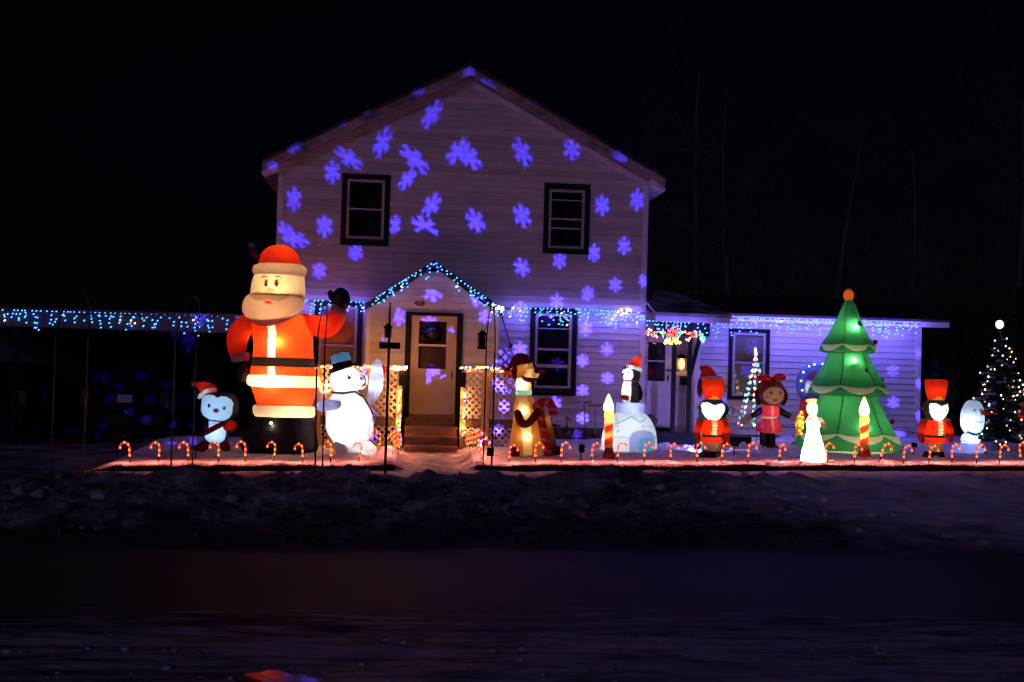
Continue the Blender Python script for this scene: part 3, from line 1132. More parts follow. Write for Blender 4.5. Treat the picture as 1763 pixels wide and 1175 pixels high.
mb.build('porch_brace', DARKTRIM, wing)
for i in range(9):
    y0 = -1.15 + i * .19
    MB().box(5.18, 7.2, y0, min(y0 + .182, PW - .04), .36, .40).build('porch_board', DARKWOOD, wing)
MB().box(5.18, 7.2, -1.18, -1.152, .02, .40).build('porch_skirt', DARKTRIM, wing)

# ------------------------------------------------------------------ carport on the left
car_port = T('carport', 'open carport with a long pale fascia beam left of the house', 'carport', (-6.5, 0, 0))
cz1, cz0 = P(300, 541, -.1).z, P(300, 571, -.1).z
GREYB = principled('carport_beam_paint', (.05, .055, .055), .6, var=.2, vscale=3)
MB().box(-11.0, HX0 - .05, -.12, -.06, cz0, cz1).build('fascia', GREYB, car_port)
MB().box(-11.0, HX0 - .05, -.06, 6.5, cz1 - .10, cz1 - .02).build('roof', SHINGLE, car_port)
MB().box(-11.0, HX0 - .05, -.2, -.122, cz1 - .02, cz1 + .03).build('gutter', GREYB, car_port)
MB().box(-11.0, HX0 - .05, 6.5, 6.6, 0, cz1).build('back_wall', principled('carport_back', (.05, .05, .055), .8, var=.3), car_port)
for x in (-10.6, -7.75, HX0 - .2):
    MB().box(x - .06, x + .06, -.05, .07, -.3, cz0).build('post', BLACKP, car_port)
# ================================================================== INFLATABLES AND BLOW MOULDS
RED = fabric('nylon_red', (.62, .02, .012), tcol=(.95, .055, .012))
WHITE = fabric('nylon_white', (.78, .76, .74), tcol=(.92, .88, .82))
SKIN = fabric('nylon_skin', (.72, .55, .42), tcol=(.98, .80, .55))
BEARD = fabric('nylon_beard', (.66, .50, .45), tcol=(.80, .60, .48))
BLACK = fabric('nylon_black', (.012, .012, .014), .25, (.02, .018, .014))
GREEN = fabric('nylon_green', (.02, .17, .07), tcol=(.045, .34, .13))
CREAM = fabric('nylon_cream', (.70, .66, .52), tcol=(.80, .76, .58))
TAN = fabric('nylon_tan', (.36, .18, .055), tcol=(.62, .31, .09))
CHEST = fabric('nylon_chest', (.75, .62, .40), tcol=(1.0, .86, .55))
BROWN = fabric('nylon_brown', (.16, .035, .015), tcol=(.28, .06, .02))
ORANGE = fabric('nylon_orange', (.60, .16, .02), tcol=(.95, .28, .03))
YELLOW = fabric('nylon_yellow', (.75, .50, .06), tcol=(.95, .68, .12))
CYAN = fabric('nylon_cyan', (.12, .48, .62), tcol=(.2, .75, .95))
ICE = fabric('nylon_ice', (.62, .70, .76), tcol=(.62, .78, .90))
LAV = fabric('nylon_lavender', (.45, .45, .62), tcol=(.38, .38, .62))
SKYB = fabric('nylon_sky', (.15, .40, .58), tcol=(.12, .42, .66))
BLUEG = fabric('nylon_blue_grey', (.10, .20, .32), tcol=(.10, .22, .36))
PINK = fabric('nylon_pink', (.75, .25, .30), tcol=(.95, .35, .4))
DKRED = fabric('nylon_dark_red', (.28, .012, .02), tcol=(.4, .015, .02))
DRED = principled('felt_dark_red', (.30, .012, .015), .8, var=.3)
INK = principled('print_black', (.01, .01, .012), .5)
WARMC, COOLC = (1.0, .62, .30), (.70, .86, 1.0)
GINF = 'inflatable Christmas figures on the lawn'

# ---- Santa
f = Fig('inflatable_santa', 'giant inflatable santa waving one mitten, taller than everything else on the lawn', 'inflatable santa', 482, 773, -2.6, GINF)
f.shell([(433, 528, 542), (432, 535, 556), (435, 537, 575), (437, 538, 595), (436, 539, 614), (435, 540, 617), (434, 541, 624), (433, 542, 632), (432, 544, 640), (432, 545, 645.5),
         (428, 549, 648), (426, 551, 652), (425.5, 551.5, 656.5), (426, 551, 661), (428.5, 548.5, 665), (433, 545, 667),
         (436, 542, 676), (441, 539, 690), (443, 536.5, 697),
         (438, 540, 699), (436, 542.5, 703), (435.5, 543, 708), (436.5, 542, 713), (439, 539, 717), (443, 536, 718.5)],
        [('fur_placket', WHITE, lambda u, v, fr, th: fr and (464.5 < u < 477.5) and (v < 616 or 632 < v < 647)),
         ('buckle', CREAM, lambda u, v, fr, th: fr and 503 < u < 510 and 621 < v < 628 and False),
         ('belt', BLACK, band(616, 632)),
         ('coat_hem_fur', WHITE, band(647, 667)),
         ('trouser_cuff_fur', WHITE, band(698, 719)),
         ('coat', RED, band(0, 647)), ('trousers', RED, None)], ratio=.62, n=110)
f.shell([(441, 537, 718), (437, 539, 724), (430, 541, 733), (421, 544, 745), (416, 546, 757), (415, 547, 765), (417, 546, 773), (425, 540, 782)], [('boots', BLACK, None)], ratio=.72, n=70, capbot=True)
f.shell([(446, 520, 455), (443, 522, 457), (437.5, 525.5, 459), (435.5, 527.5, 463), (435, 528, 467), (436, 527, 471), (439, 524.5, 475),
         (437, 524, 478), (434, 525, 488), (432, 525, 500), (432, 524.5, 515), (437, 520, 528), (445, 510, 540), (455, 500, 547)],
        [('hat_brim_fur', BEARD, band(0, 475.5)),
         ('eye_brow', BROWN, [lambda u, v, fr, th: fr and ((u - 459) / 5.5) ** 2 + ((v - 481.5) / 3.6) ** 2 < 1 and ((u - 459) / 5.5) ** 2 + ((v - 483.5) / 3.2) ** 2 > 1, lambda u, v, fr, th: fr and ((u - 481.5) / 5.5) ** 2 + ((v - 481) / 3.6) ** 2 < 1 and ((u - 481.5) / 5.5) ** 2 + ((v - 483) / 3.2) ** 2 > 1]),
         ('pupil', BLACK, [inell(462, 492.5, 1.9, 4.0), inell(480, 492, 1.9, 4.0)]),
         ('eye', BROWN, [inell(462, 490.5, 3.5, 6.6), inell(480, 490, 3.7, 6.8)]),
         ('beard_gap', None, lambda u, v, fr, th: fr and v > 517 and abs(u - 471) < 45),
         ('hair', CREAM, lambda u, v, fr, th: u < 444 or u > 503 or not fr),
         ('face', SKIN, None)], ratio=.8, n=130, step=.9)
f.shell([(478, 486, 422.5), (468, 495, 424), (459, 504, 428.5), (452, 511, 436), (447.5, 516, 446), (445, 519.5, 457)], [('hat', RED, None)], ratio=.8, n=70)
f.limb('hat_tip', DKRED, [(452, 444), (444, 443), (437, 438), (434, 428)], [7, 5.6, 4.6, 4])
f.ball('pompom', BEARD, 433, 423, 5.5, 4.6)
# beard hangs in front of the face: dimmer glow of two layers put into its colour
f.shell([(433, 522, 508), (426, 523.5, 514), (421.5, 523.5, 522), (419.5, 521.5, 532), (421, 516, 541), (427, 508, 549.5), (437, 497, 557.5), (448, 487, 563.5), (457, 478, 567), (465, 470, 568)],
        [('mouth', RED, inell(467, 523.5, 6.5, 2.8)),
         ('moustache', fabric('nylon_moustache', (.55, .38, .30), tcol=(.46, .30, .21)), inpoly([(432, 509), (441, 511.5), (452, 510.5), (462, 509), (468, 511), (476, 509), (488, 510.5), (497, 509.5), (504, 507), (498, 516), (486, 521.5), (476, 521), (468, 518.5), (460, 521), (450, 521.5), (440, 517)])), ('beard', BEARD, None)], ratio=.62, dep=-17, n=100)
f.lamp(469.5, 503.5, .35, WARMC, dep=-40, r=.01)
f.ball('nose', SKIN, 469.5, 503.5, 6.3, 5.6, dep=-40)
f.limb('left_sleeve', RED, [(436, 550), (422, 560), (410, 578), (408, 600), (412, 612)], [13, 17, 18.5, 15.5, 13], n=28)
mb = MB()
mb.tube([f.p(412.5, 608), f.p(413, 612), f.p(414, 618), f.p(414.5, 623)], [r * f.k for r in (13.5, 16.5, 16.5, 13.5)], 24)
mb.build('cuff', BEARD, f.root, True)
f.ball('mitten', BLACK, 415, 641, 14, 19, dep=0)
f.limb('right_sleeve', RED, [(524, 553), (542, 560), (560, 563), (573, 556), (583, 539)], [13, 17.5, 19, 17, 14.5], n=28)
mb = MB()
mb.tube([f.p(579.5, 542), f.p(582, 538.5), f.p(585.5, 533.5), f.p(587.5, 530.5)], [r * f.k for r in (13, 16, 16, 13)], 24)
mb.build('cuff', BEARD, f.root, True)
f.limb('mitten', BLACK, [(586, 531), (588, 520), (587, 510)], [10, 15, 14.5], n=24)
f.limb('mitten_thumb', BLACK, [(578, 522), (571, 512), (569, 504)], [5, 5.5, 4.6], n=14)
f.lamp(478, 495, 14, WARMC, dep=-12)
f.lamp(470, 530, 12, WARMC, dep=-14)
f.lamp(486, 440, 5, WARMC)
f.lamp(482, 590, 34, WARMC, dep=-22)
f.lamp(505, 560, 16, WARMC)
f.lamp(472, 655, 34, WARMC, dep=-22)
f.lamp(505, 690, 24, WARMC, dep=-5)
f.lamp(500, 632, 14, WARMC, dep=-5)
f.lamp(425, 578, 2.2, WARMC)
f.lamp(552, 559, 3.5, WARMC)
# the work light seen glowing in the boots
f.ball('boot_bulb', B_WHITE, 471, 727, 2.6, 2.6, dep=-39)
f.lamp(471, 727, 2.0, (1, .8, .5), dep=-44, r=.02)

# ---- snowman with a top hat
f = Fig('inflatable_snowman', 'big white inflatable snowman in a dark top hat raising one arm beside the giant santa', 'inflatable snowman', 605, 780, -3.0, GINF)
f.shell([(579, 615, 673), (574, 621, 679), (567, 628, 688), (563, 635, 700), (561.5, 640, 713), (561, 642.5, 727), (562, 642.5, 740), (566, 640, 750), (573, 634, 759), (575, 631, 770), (577, 628, 778)],
        [('body', WHITE, None)], ratio=.8, n=70, capbot=True)
f.shell([(578, 612, 633), (572, 616, 639), (568.5, 618.5, 648), (568, 621, 655), (569, 623, 661), (572, 620, 668), (578, 613, 675)],
        [('pupil', SKYB, [inell(599, 646, 1.5, 2.1), inell(606, 645.5, 1.5, 2.1)]),
         ('smile', SKYB, lambda u, v, fr, th: inell(607, 660.5, 4, 2.2)(u, v, fr, th) and not inell(607, 659, 4, 1.6)(u, v, fr, th)),
         ('head', WHITE, None)], ratio=.9, n=110, step=.8)
f.ball('nose', PINK, 602.5, 650.5, 3.6, 3.0, dep=-24)
f.limb('pipe', WHITE, [(614, 660, -14), (622, 659, -16), (627, 656, -17)], [3.5, 3, 3.2], lit=.15)
mb = MB()
ax0, ax1, ax2, ax3 = f.p(592, 640), f.p(590.5, 634.5), f.p(589.5, 631), f.p(585, 611)
d = (ax3 - ax0).normalized()
mb.tube([ax0 + d * .04, ax1, ax2, ax2 + d * .02], [r * f.k for r in (23, 25.5, 24, 17)], 36)
mb.build('hat_brim', BLACK, f.root, True)
mb = MB()
mb.tube([ax2, ax2 + d * .02, ax2 + d * .075, ax2 + d * .08], [r * f.k for r in (17.4, 17.4, 17.0, 16.5)], 36)
mb.build('hat_band', BLACK, f.root, True)
mb = MB()
mb.tube([ax2 + d * .075, ax2 + d * .15, ax3, ax3 + d * .02, ax3 + d * .03], [r * f.k for r in (16.6, 16.2, 16.2, 14, 6)], 36)
mb.build('hat_crown', BLUEG, f.root, True)
f.limb('left_arm', LAV, [(582, 697, -24), (565, 697, -20), (556, 699, -12), (558, 700, -2)], [7.5, 10, 10.5, 9], n=24, lit=.5)
f.limb('right_arm', fabric('nylon_arm_grey', (.66, .66, .76), tcol=(.75, .75, .85)), [(634, 694, 0), (644, 676, 0), (648, 656, 0), (649, 636, 0), (650, 626, 0)], [6, 11, 12.5, 10, 7], n=24)
f.limb('foot', WHITE, [(630, 770, -18), (637, 773, -24)], [13, 11.5], n=22)
f.limb('foot', WHITE, [(585, 768, -10), (592, 770, -14)], [11.5, 10], n=22)
mb = MB()
mb.tube([f.p(a, b, c) for a, b, c in ((572, 676, -10), (592, 677, -23), (612, 674, -20), (626, 684, -12), (636, 700, -8), (642, 712, -4))], 1.6 * f.k, 8)
mb.build('scarf_cord', BROWN, f.root, True)
f.lamp(600, 710, 10, COOLC, dep=-8)
f.lamp(596, 745, 10, COOLC, dep=-10)
f.lamp(595, 655, 8, COOLC, dep=-4)
f.lamp(586, 622, 2, COOLC)
f.lamp(646, 664, 2.2, COOLC)
f.lamp(649, 640, 1.2, COOLC)
f.lamp(632, 772, 1.6, COOLC, dep=-18)

# ---- little penguin by the carport
f = Fig('inflatable_penguin', 'small inflatable penguin in a santa hat holding a red board between driveway and santa', 'inflatable penguin', 375, 776, -2.5, GINF)
face = [(349.5, 696), (349.5, 687), (354, 681.5), (362, 680), (371, 680.5), (377, 685), (384, 682), (392, 682.5), (400, 687), (403.5, 694), (402, 703), (401.5, 712), (396, 719), (388, 723.5), (375, 723.5), (362, 722), (352, 716), (348, 708)]
f.shell([(366, 390, 676), (354, 402, 679.5), (348, 408, 687), (345.5, 410.5, 697), (345, 410.5, 707), (348, 407, 716), (357, 399, 723), (366, 390, 727)],
        [('pupil', INK, [inell(364, 698.5, 2.5, 3.4), inell(389.5, 702, 2.4, 3.3)]),
         ('face', ICE, inpoly(face)), ('head', BLACK, None)], ratio=.8, n=120, step=.7)
f.ball('beak', PINK, 376.5, 706.5, 4.8, 4.0, dep=-28)
f.shell([(362, 386, 723), (354, 390, 731), (350, 393, 741), (350, 393, 751), (353, 390, 759), (360, 383, 765)],
        [('belly', ICE, inpoly([(360, 722), (383, 722), (390, 735), (391, 748), (387, 758), (378, 763), (364, 763), (356, 757), (353, 748), (362, 736)])), ('body', BLACK, None)], ratio=.8, n=90, step=.8, capbot=True)
f.limb('hat_brim', WHITE, [(344, 684, -6), (353, 676, -14), (362, 672.5, -14), (371, 671.5, -6)], [3.6, 3.8, 3.8, 3.6], lit=.10, lcol=(.7, .8, 1))
f.limb('hat', RED, [(360, 673), (350, 667), (341, 663), (335, 662)], [13, 10, 5.5, 3], n=24)
f.ball('pompom', BEARD, 332.5, 662, 4.2, 4.6)
mb = MB()
mb.tube([f.p(a, b, c) for a, b, c in ((349, 748, -14), (362, 742, -25), (377, 734, -26), (391, 727, -16))], [r * f.k for r in (4, 4.6, 4.6, 4)], 12)
mb.build('red_sash', DKRED, f.root, True)
f.ball('red_board', RED, 397, 733, 12.5, 9, dep=-10, ry=4, rot=.35)
f.limb('wing', BLACK, [(352, 728), (346, 738), (349, 746)], [4, 4.5, 3.5])
f.limb('foot', DKRED, [(351, 768, -6), (349, 771, -16)], [9, 7.5])
f.limb('foot', DKRED, [(388, 767, -6), (392, 770, -16)], [9, 7.5])
f.lamp(376, 703, 5.5, (.50, .74, 1.0), dep=-3)
f.lamp(372, 746, 3.6, (.50, .62, 1.0), dep=-4)
f.lamp(352, 667, .22, WARMC)
f.lamp(398, 733, .06, WARMC, dep=-10)

# ---- sitting puppy with a striped cane
f = Fig('inflatable_dog', 'tall tan inflatable puppy in a red cap holding a striped cane beside the lattice', 'inflatable dog', 908, 784, -3.1, GINF)
f.shell([(893, 912, 648), (889, 914, 656), (888, 914.5, 666), (888, 915, 672), (887, 915.5, 676.5), (888, 915, 681), (888, 919, 686), (886, 925, 697), (884.5, 929, 712), (883, 931, 728), (880, 932, 745), (877, 933, 762), (877, 934, 775), (882, 930, 785)],
        [('collar', CYAN, band(672, 681)),
         ('neck', CHEST, lambda u, v, fr, th: v < 672 and fr and u < 909),
         ('chest', CHEST, inpoly([(892, 681), (906, 681), (911, 705), (912, 730), (914, 755), (914, 786), (899, 786), (897, 750), (891, 715)])),
         ('body', TAN, None)], ratio=.8, n=100, step=.9, capbot=True)
f.shell([(897, 911, 617), (890, 916, 622), (887, 918, 631), (887.5, 918, 642), (891, 915, 651), (897, 909, 657)],
        [('pupil', INK, [inell(905.5, 632, 1.3, 1.8), inell(913.5, 632, 1.1, 1.7)]),
         ('eye_white', WHITE, [inell(905, 631, 3.0, 3.4), inell(913.2, 631, 2.3, 3.2)]),
         ('head', TAN, None)], ratio=.85, n=100, step=.7)
f.lamp(913, 645, .5, WARMC, dep=-18, r=.02)
f.limb('muzzle', CHEST, [(908, 644, -10), (915, 644, -19), (919, 645, -23)], [9, 8, 6.5])
f.limb('jaw', BROWN, [(904, 652, -8), (912, 653, -17), (917, 652, -20)], [6, 5.5, 4])
f.ball('nose', INK, 921, 639.5, 4.6, 4.2, dep=-27)
f.limb('ear', BROWN, [(890, 630, -4), (885, 640, -6), (886, 650, -6)], [3, 5, 3.5])
f.limb('ear', BROWN, [(915, 627, 2), (921, 635, 3), (922, 646, 3)], [3, 4.4, 3])
f.limb('cap', DKRED, [(901, 621), (893, 619), (884, 624), (877, 633)], [12, 10.5, 6.5, 3.5], n=22)
f.limb('cap_brim', DKRED, [(886, 627, -12), (898, 624, -18), (912, 622, -14)], [3, 3.4, 3])
f.ball('cap_pompom', DKRED, 875, 636, 4.4)
mb = MB()
cpts = [(941, 784), (938, 765), (933, 742), (928, 718), (925, 704), (927, 695), (934, 691), (943, 693), (948, 702), (950, 714)]
cp = crom([(a, b, i) for i, (a, b) in enumerate(cpts)], 2, .1)
pw = [f.p(a, b, -26 + b * 0) for a, b, _ in cp]
n_ = 16
mb.tube(pw, 7.2 * f.k, n_)
mi, acc = [], 0.0
for i in range(len(pw) - 1):
    acc += (pw[i + 1] - pw[i]).length
    for k in range(n_):
        mi.append(1 if (acc / .20 + k / n_) % 1 < .28 else 0)
mb.mi = mi + [0, 0]
mb.build('candy_cane', [fabric('nylon_cane_red', (.55, .02, .015), tcol=(.7, .03, .015)), fabric('nylon_cane_white', (.6, .45, .38), tcol=(.8, .4, .3))], f.root, True)
f.limb('foreleg', TAN, [(922, 700, -14), (936, 720, -14), (945, 748, -14), (949, 770, -16)], [8, 8.5, 8, 7.5])
f.limb('foreleg', BROWN, [(890, 712, -16), (896, 728, -27), (908, 726, -33), (922, 708, -32)], [7, 7, 6.5, 6.5])
f.limb('paw', BROWN, [(948, 774, -16), (958, 775, -20)], [9, 8])
f.limb('hind_paw', BROWN, [(884, 776, -18), (884, 779, -26)], [9, 8])
f.lamp(899, 662, 6, WARMC, dep=-6)
f.lamp(900, 708, 2.4, WARMC, dep=-12)
f.lamp(904, 752, 3.0, WARMC, dep=-14)
f.lamp(902, 636, 1.0, WARMC, dep=-2)
f.lamp(938, 724, .35, WARMC, dep=-14)

# ---- penguin on an igloo
f = Fig('inflatable_igloo', 'white glowing inflatable igloo with a penguin in a red hat sitting on top', 'inflatable igloo', 1084, 777, -2.2, GINF)


def zig(u, v, fr, th):
    if not fr:
        return False
    for (xa, ya), (xb, yb) in zip([(1055, 730), (1082, 717)], [(1082, 717), (1086, 719)]):
        if xa <= u <= xb and abs(v - (ya + (yb - ya) * (u - xa) / (xb - xa))) < .9:
            return True
    for (xa, ya), (xb, yb) in zip([(1086, 719), (1097, 726)], [(1097, 726), (1109, 719)]):
        if xa <= u <= xb and abs(v - (ya + (yb - ya) * (u - xa) / (xb - xa))) < .9:
            return True
    return abs(v - 752) < .45 or abs(v - 733) < .35 and abs(u - 1084) > 28 or abs(abs(u - 1080) - 22) < .4 and v < 752


f.shell([(1061, 1106, 711), (1056, 1111, 713), (1050, 1118, 719), (1044, 1124, 728), (1039.5, 1128, 738), (1036.5, 1130.5, 750), (1035.5, 1131.5, 762), (1036, 1131, 777)],
        [('doorway', SKYB, lambda u, v, fr, th: fr and (1093 < u < 1119) and v > 752 and (v > 757 or abs(u - 1106) < 13 - (757 - v) * .8)),
         ('door_arch', LAV, lambda u, v, fr, th: fr and (1077 < u < 1124) and v > 739 and (v > 752 or ((u - 1100.5) / 23.5) ** 2 + ((v - 752) / 13) ** 2 < 1)),
         ('block_seam', SKYB, zig), ('dome', WHITE, None)], ratio=.8, n=120, step=.8)
f.shell([(1062, 1104, 693.5), (1060.5, 1109, 696), (1060, 1110, 703), (1060, 1110, 712)], [('drum', LAV, None)], ratio=.8, n=60)
f.shell([(1074, 1098, 655), (1072, 1101, 664), (1070.5, 1102.5, 676), (1071, 1102.5, 686), (1074, 1100, 694)],
        [('scarf', DKRED, band(0, 657.5)), ('belly', WHITE, lambda u, v, fr, th: u < 1084.5 - (v - 660) * .06), ('body', BLACK, None)], ratio=.9, n=90, step=.8)
f.shell([(1079, 1095, 629), (1074, 1100, 634), (1072, 1102, 641), (1072, 1102.5, 648), (1075, 1100, 655), (1079, 1096, 659)],
        [('eye', INK, inell(1080, 642, 1.5, 2.0)), ('face', WHITE, lambda u, v, fr, th: ((u - 1079) / 8.5) ** 2 + ((v - 645.5) / 11) ** 2 < 1), ('head', BLACK, None)], ratio=.9, n=100, step=.6)
f.ball('beak', PINK, 1071.5, 645, 3.2, 2.8, dep=-4)
f.limb('hat_brim', WHITE, [(1080, 631, -10), (1090, 633, -14), (1103, 637, -8)], [3.4, 3.6, 3.6], lit=.16)
f.limb('hat', RED, [(1091.5, 632), (1095, 625), (1099, 618), (1101.5, 613)], [11.5, 8.5, 5, 2.6], n=22)
f.ball('pompom', BEARD, 1102, 611.5, 2.6)
f.limb('foot', ORANGE, [(1070, 684, -8), (1077, 685, -12)], [4, 4.4])
f.limb('flipper', BLACK, [(1098, 666, -6), (1101, 678, -8), (1100, 687, -8)], [4, 4.5, 3.2])
f.lamp(1084, 744, 8, COOLC, dep=-6)
f.lamp(1062, 760, 4, COOLC, dep=-4)
f.lamp(1082, 672, 5, COOLC, dep=-3)
f.lamp(1082, 645, 4, COOLC, dep=-3)
f.lamp(1096, 624, .7, WARMC)
f.lamp(1085, 703, 5, COOLC, dep=-6)


# ---- nutcracker soldiers
def nutcracker(name, label, bx, by, Y, X0, sh, group, facec, e):
    """X0: px shift of the drawing measured at x=1225 (base 789); sh: turn of the face in px"""
    f = Fig(name, label, 'inflatable nutcracker', 1225, 789, Y, group, dx=X0, dy=by - 789)
    s_ = sh
    f.shell([(1211, 1245, 652.5), (1208.5, 1247.5, 655), (1208, 1247.5, 659), (1209.5, 1246, 670), (1212, 1244, 681), (1214, 1242, 688.5)],
            [('hat_trim', YELLOW, lambda u, v, fr, th: v > 685.5 - 3.2 * math.cos((u - 1227) * .21)), ('hat', RED, None)], ratio=.9, n=90, step=.7)
    heart = [(1205 + s_, 699), (1207 + s_, 694), (1215 + s_, 693), (1225 + s_, 698), (1236 + s_, 694.5), (1243 + s_, 695), (1246 + s_, 701), (1245 + s_, 709), (1239 + s_, 719), (1232 + s_, 724.5), (1226 + s_, 727), (1219 + s_, 724), (1211 + s_, 717), (1206 + s_, 709)]
    f.shell([(1214, 1242, 688), (1208, 1246, 692), (1204.5, 1248, 699), (1204.5, 1248, 707), (1208, 1244, 715), (1214, 1238, 722), (1219, 1234, 727)],
            [('eye', INK, [inell(1220 + s_ * 1.4, 706, 1.1, 1.8), inell(1233 + s_ * 1.4, 706, 1.1, 1.8)]),
             ('nose', PINK, inell(1227 + s_ * 1.5, 711, 1.6, 1.3)),
             ('face', WHITE, inpoly(heart)), ('hair', BLACK, None)], ratio=.9, n=120, step=.6)
    f.ball('ear', ORANGE, 1203.5, 702, 2.6, 4)
    f.ball('ear', ORANGE, 1248.5, 702, 2.2, 3.6)
    f.shell([(1216, 1236, 722), (1208, 1243, 725), (1205, 1246, 732), (1206, 1245, 742), (1208, 1243, 749), (1208, 1243, 753), (1206, 1245, 758), (1206, 1245, 762)],
            [('belt', BLACK, band(748.5, 752.5)), ('braid', BROWN, lambda u, v, fr, th: fr and abs(u - 1226 - s_) < 7 and any(abs(v - q) < .5 for q in (730, 735.5, 741))),
             ('shirt_front', WHITE, lambda u, v, fr, th: fr and abs(u - 1226 - s_) < 4.6 and v < 749), ('coat', RED, None)], ratio=.8, n=90, step=.5)
    f.shell([(1209, 1242, 761.5), (1210, 1241, 768), (1211, 1240, 777)], [('trousers', CREAM, None)], ratio=.8, n=50)
    f.shell([(1209, 1241, 776.5), (1206, 1241, 781), (1204, 1243, 787), (1207, 1240, 791)], [('boots', BLACK, None)], ratio=.95, n=50, capbot=True)
    f.limb('arm', RED, [(1205, 728, -2), (1201, 738, -3), (1200, 745, -5)], [6, 6, 5.6])
    f.limb('arm', RED, [(1246, 728, -2), (1249.5, 738, -3), (1250, 745, -5)], [6, 6, 5.6])
    f.limb('glove', ORANGE, [(1199.5, 749, -5), (1200, 757, -8)], [5.6, 5])
    f.limb('glove', ORANGE, [(1250, 749, -5), (1249, 757, -8)], [5.6, 5])
    f.limb('epaulette', YELLOW, [(1202, 724, -2), (1208, 722.5, -3)], [4, 4])
    f.limb('epaulette', YELLOW, [(1243, 722.5, -3), (1249, 724, -2)], [4, 4])
    f.lamp(1227, 672, 1.7 * e, WARMC, dep=-3)
    f.lamp(1226, 708, 6.5 * e, COOLC, dep=-2)
    f.lamp(1226, 738, 2.2 * e, WARMC, dep=-3)
    f.lamp(1226, 758, 1.0 * e, WARMC, dep=-3)
    f.lamp(1202, 742, .25 * e, WARMC, dep=-3)
    f.lamp(1249, 742, .25 * e, WARMC, dep=-3)
    return f


GN = 'inflatable nutcracker soldiers'
nutcracker('inflatable_nutcracker', 'inflatable nutcracker soldier in front of the porch, hiding an elf behind', 1225, 789, -3.5, 0, 0, GN, None, 1.0)
nutcracker('inflatable_nutcracker', 'inflatable nutcracker soldier between the green inflatable tree and the small snowman', 1608, 790, -3.3, 384, 4, GN, None, 1.0)
nutcracker('inflatable_nutcracker', 'inflatable nutcracker soldier cut off by the right edge behind the lit spruce', 1770, 762, -1.0, 556, -2, GN, None, .8)

# ---- elf mostly hidden behind the first nutcracker
f = Fig('inflatable_elf', 'unlit inflatable elf with red santa hat, mostly hidden behind the left nutcracker', 'inflatable elf', 1226, 775, -2.2, GINF)
f.shell([(1207, 1238, 648), (1202, 1243, 656), (1200, 1245, 668), (1201, 1244, 680), (1208, 1238, 690)], [('hair', BROWN, lambda u, v, fr, th: v < 664 or not fr or u < 1205 or u > 1240), ('head', SKIN, None)], ratio=.85, n=60)
f.limb('hat_brim', WHITE, [(1207, 652, -14), (1220, 651, -22), (1236, 651, -14)], [3.4, 3.6, 3.4])
f.limb('hat', DKRED, [(1221, 652), (1217, 643), (1213, 637), (1208, 634)], [14.5, 13, 9, 4], n=24)
f.limb('ear', SKIN, [(1243, 670, -4), (1248, 667, -4)], [4, 2])
f.shell([(1212, 1240, 688), (1205, 1248, 698), (1203, 1250, 720), (1203, 1249, 750), (1208, 1246, 776)], [('tunic', GREEN, None)], ratio=.8, n=50, capbot=True)
f.limb('sleeve', GREEN, [(1244, 700, -4), (1250, 708, -6)], [7, 6])
f.limb('mitten', SKIN, [(1255, 710, -8), (1258, 705, -8)], [5.4, 5])
f.lamp(1218, 643, .4, WARMC)

# ---- girl doll in a red dress
f = Fig('inflatable_doll', 'inflatable girl doll with a red hair bow and red dress standing before the side window', 'inflatable doll', 1322, 770, -1.5, GINF)
f.shell([(1313, 1340, 655), (1306, 1347, 661), (1303, 1350, 670), (1303, 1350.5, 681), (1307, 1347, 691), (1316, 1338, 699)],
        [('eye', INK, [inell(1321, 676, 1.9, 2.8), inell(1337, 676, 1.9, 2.8)]),
         ('mouth', DKRED, lambda u, v, fr, th: inell(1329, 687.5, 5, 2.8)(u, v, fr, th) and v > 687),
         ('cheek', PINK, [inell(1315, 684, 3, 2.2), inell(1343, 684, 3, 2.2)]),
         ('face', SKIN, lambda u, v, fr, th: fr and ((u - 1328) / 19) ** 2 + ((v - 681) / 15) ** 2 < 1),
         ('hair', BROWN, None)], ratio=.9, n=100, step=.7)
f.limb('hair_side', BROWN, [(1304, 674, -2), (1303, 684, -2), (1306, 694, -2)], [4, 5, 4])
f.limb('hair_side', BROWN, [(1350, 674, -2), (1351, 684, -2), (1348, 694, -2)], [4, 5, 4])
f.limb('bow', DKRED, [(1324, 654, -14), (1315, 651, -14), (1306, 651, -13)], [3, 6, 6], lit=.10, lcol=WARMC)
f.limb('bow', DKRED, [(1326, 653, -14), (1335, 649, -14), (1343, 650, -13)], [3, 6, 6], lit=.10, lcol=WARMC)
f.ball('bow_knot', DKRED, 1325, 654, 4.5, dep=-17)
f.shell([(1316, 1338, 697), (1309, 1342, 702), (1309, 1342, 712), (1311, 1340, 719), (1307, 1343, 727), (1303, 1346, 737), (1304, 1345, 743), (1312, 1340, 746)],
        [('belt', WHITE, band(717.5, 721)), ('placket', PINK, lambda u, v, fr, th: fr and abs(u - 1326) < 2.2 and v < 744), ('dress', fabric('nylon_rose', (.6, .03, .06), tcol=(.9, .09, .12)), None)], ratio=.8, n=80, step=.7, capbot=True)
f.limb('sleeve', BLACK, [(1310, 707), (1302, 712), (1294, 717)], [6, 5.5, 5])
f.limb('hand', SKIN, [(1290, 718), (1282, 724), (1279, 728)], [5.5, 6.5, 4])
f.limb('sleeve', BLACK, [(1342, 707), (1350, 712), (1358, 716)], [6, 5.5, 5])
f.limb('hand', SKIN, [(1362, 718), (1370, 722)], [5, 5.5])
f.limb('leg', BLACK, [(1315, 745), (1315, 757), (1315, 768)], [7, 7, 7])
f.limb('leg', BLACK, [(1328, 745), (1328, 757), (1328, 768)], [7, 7, 7])
f.limb('shoe', DKRED, [(1314, 769, -3), (1312, 770, -10)], [6, 5])
f.limb('shoe', DKRED, [(1329, 769, -3), (1331, 770, -10)], [6, 5])
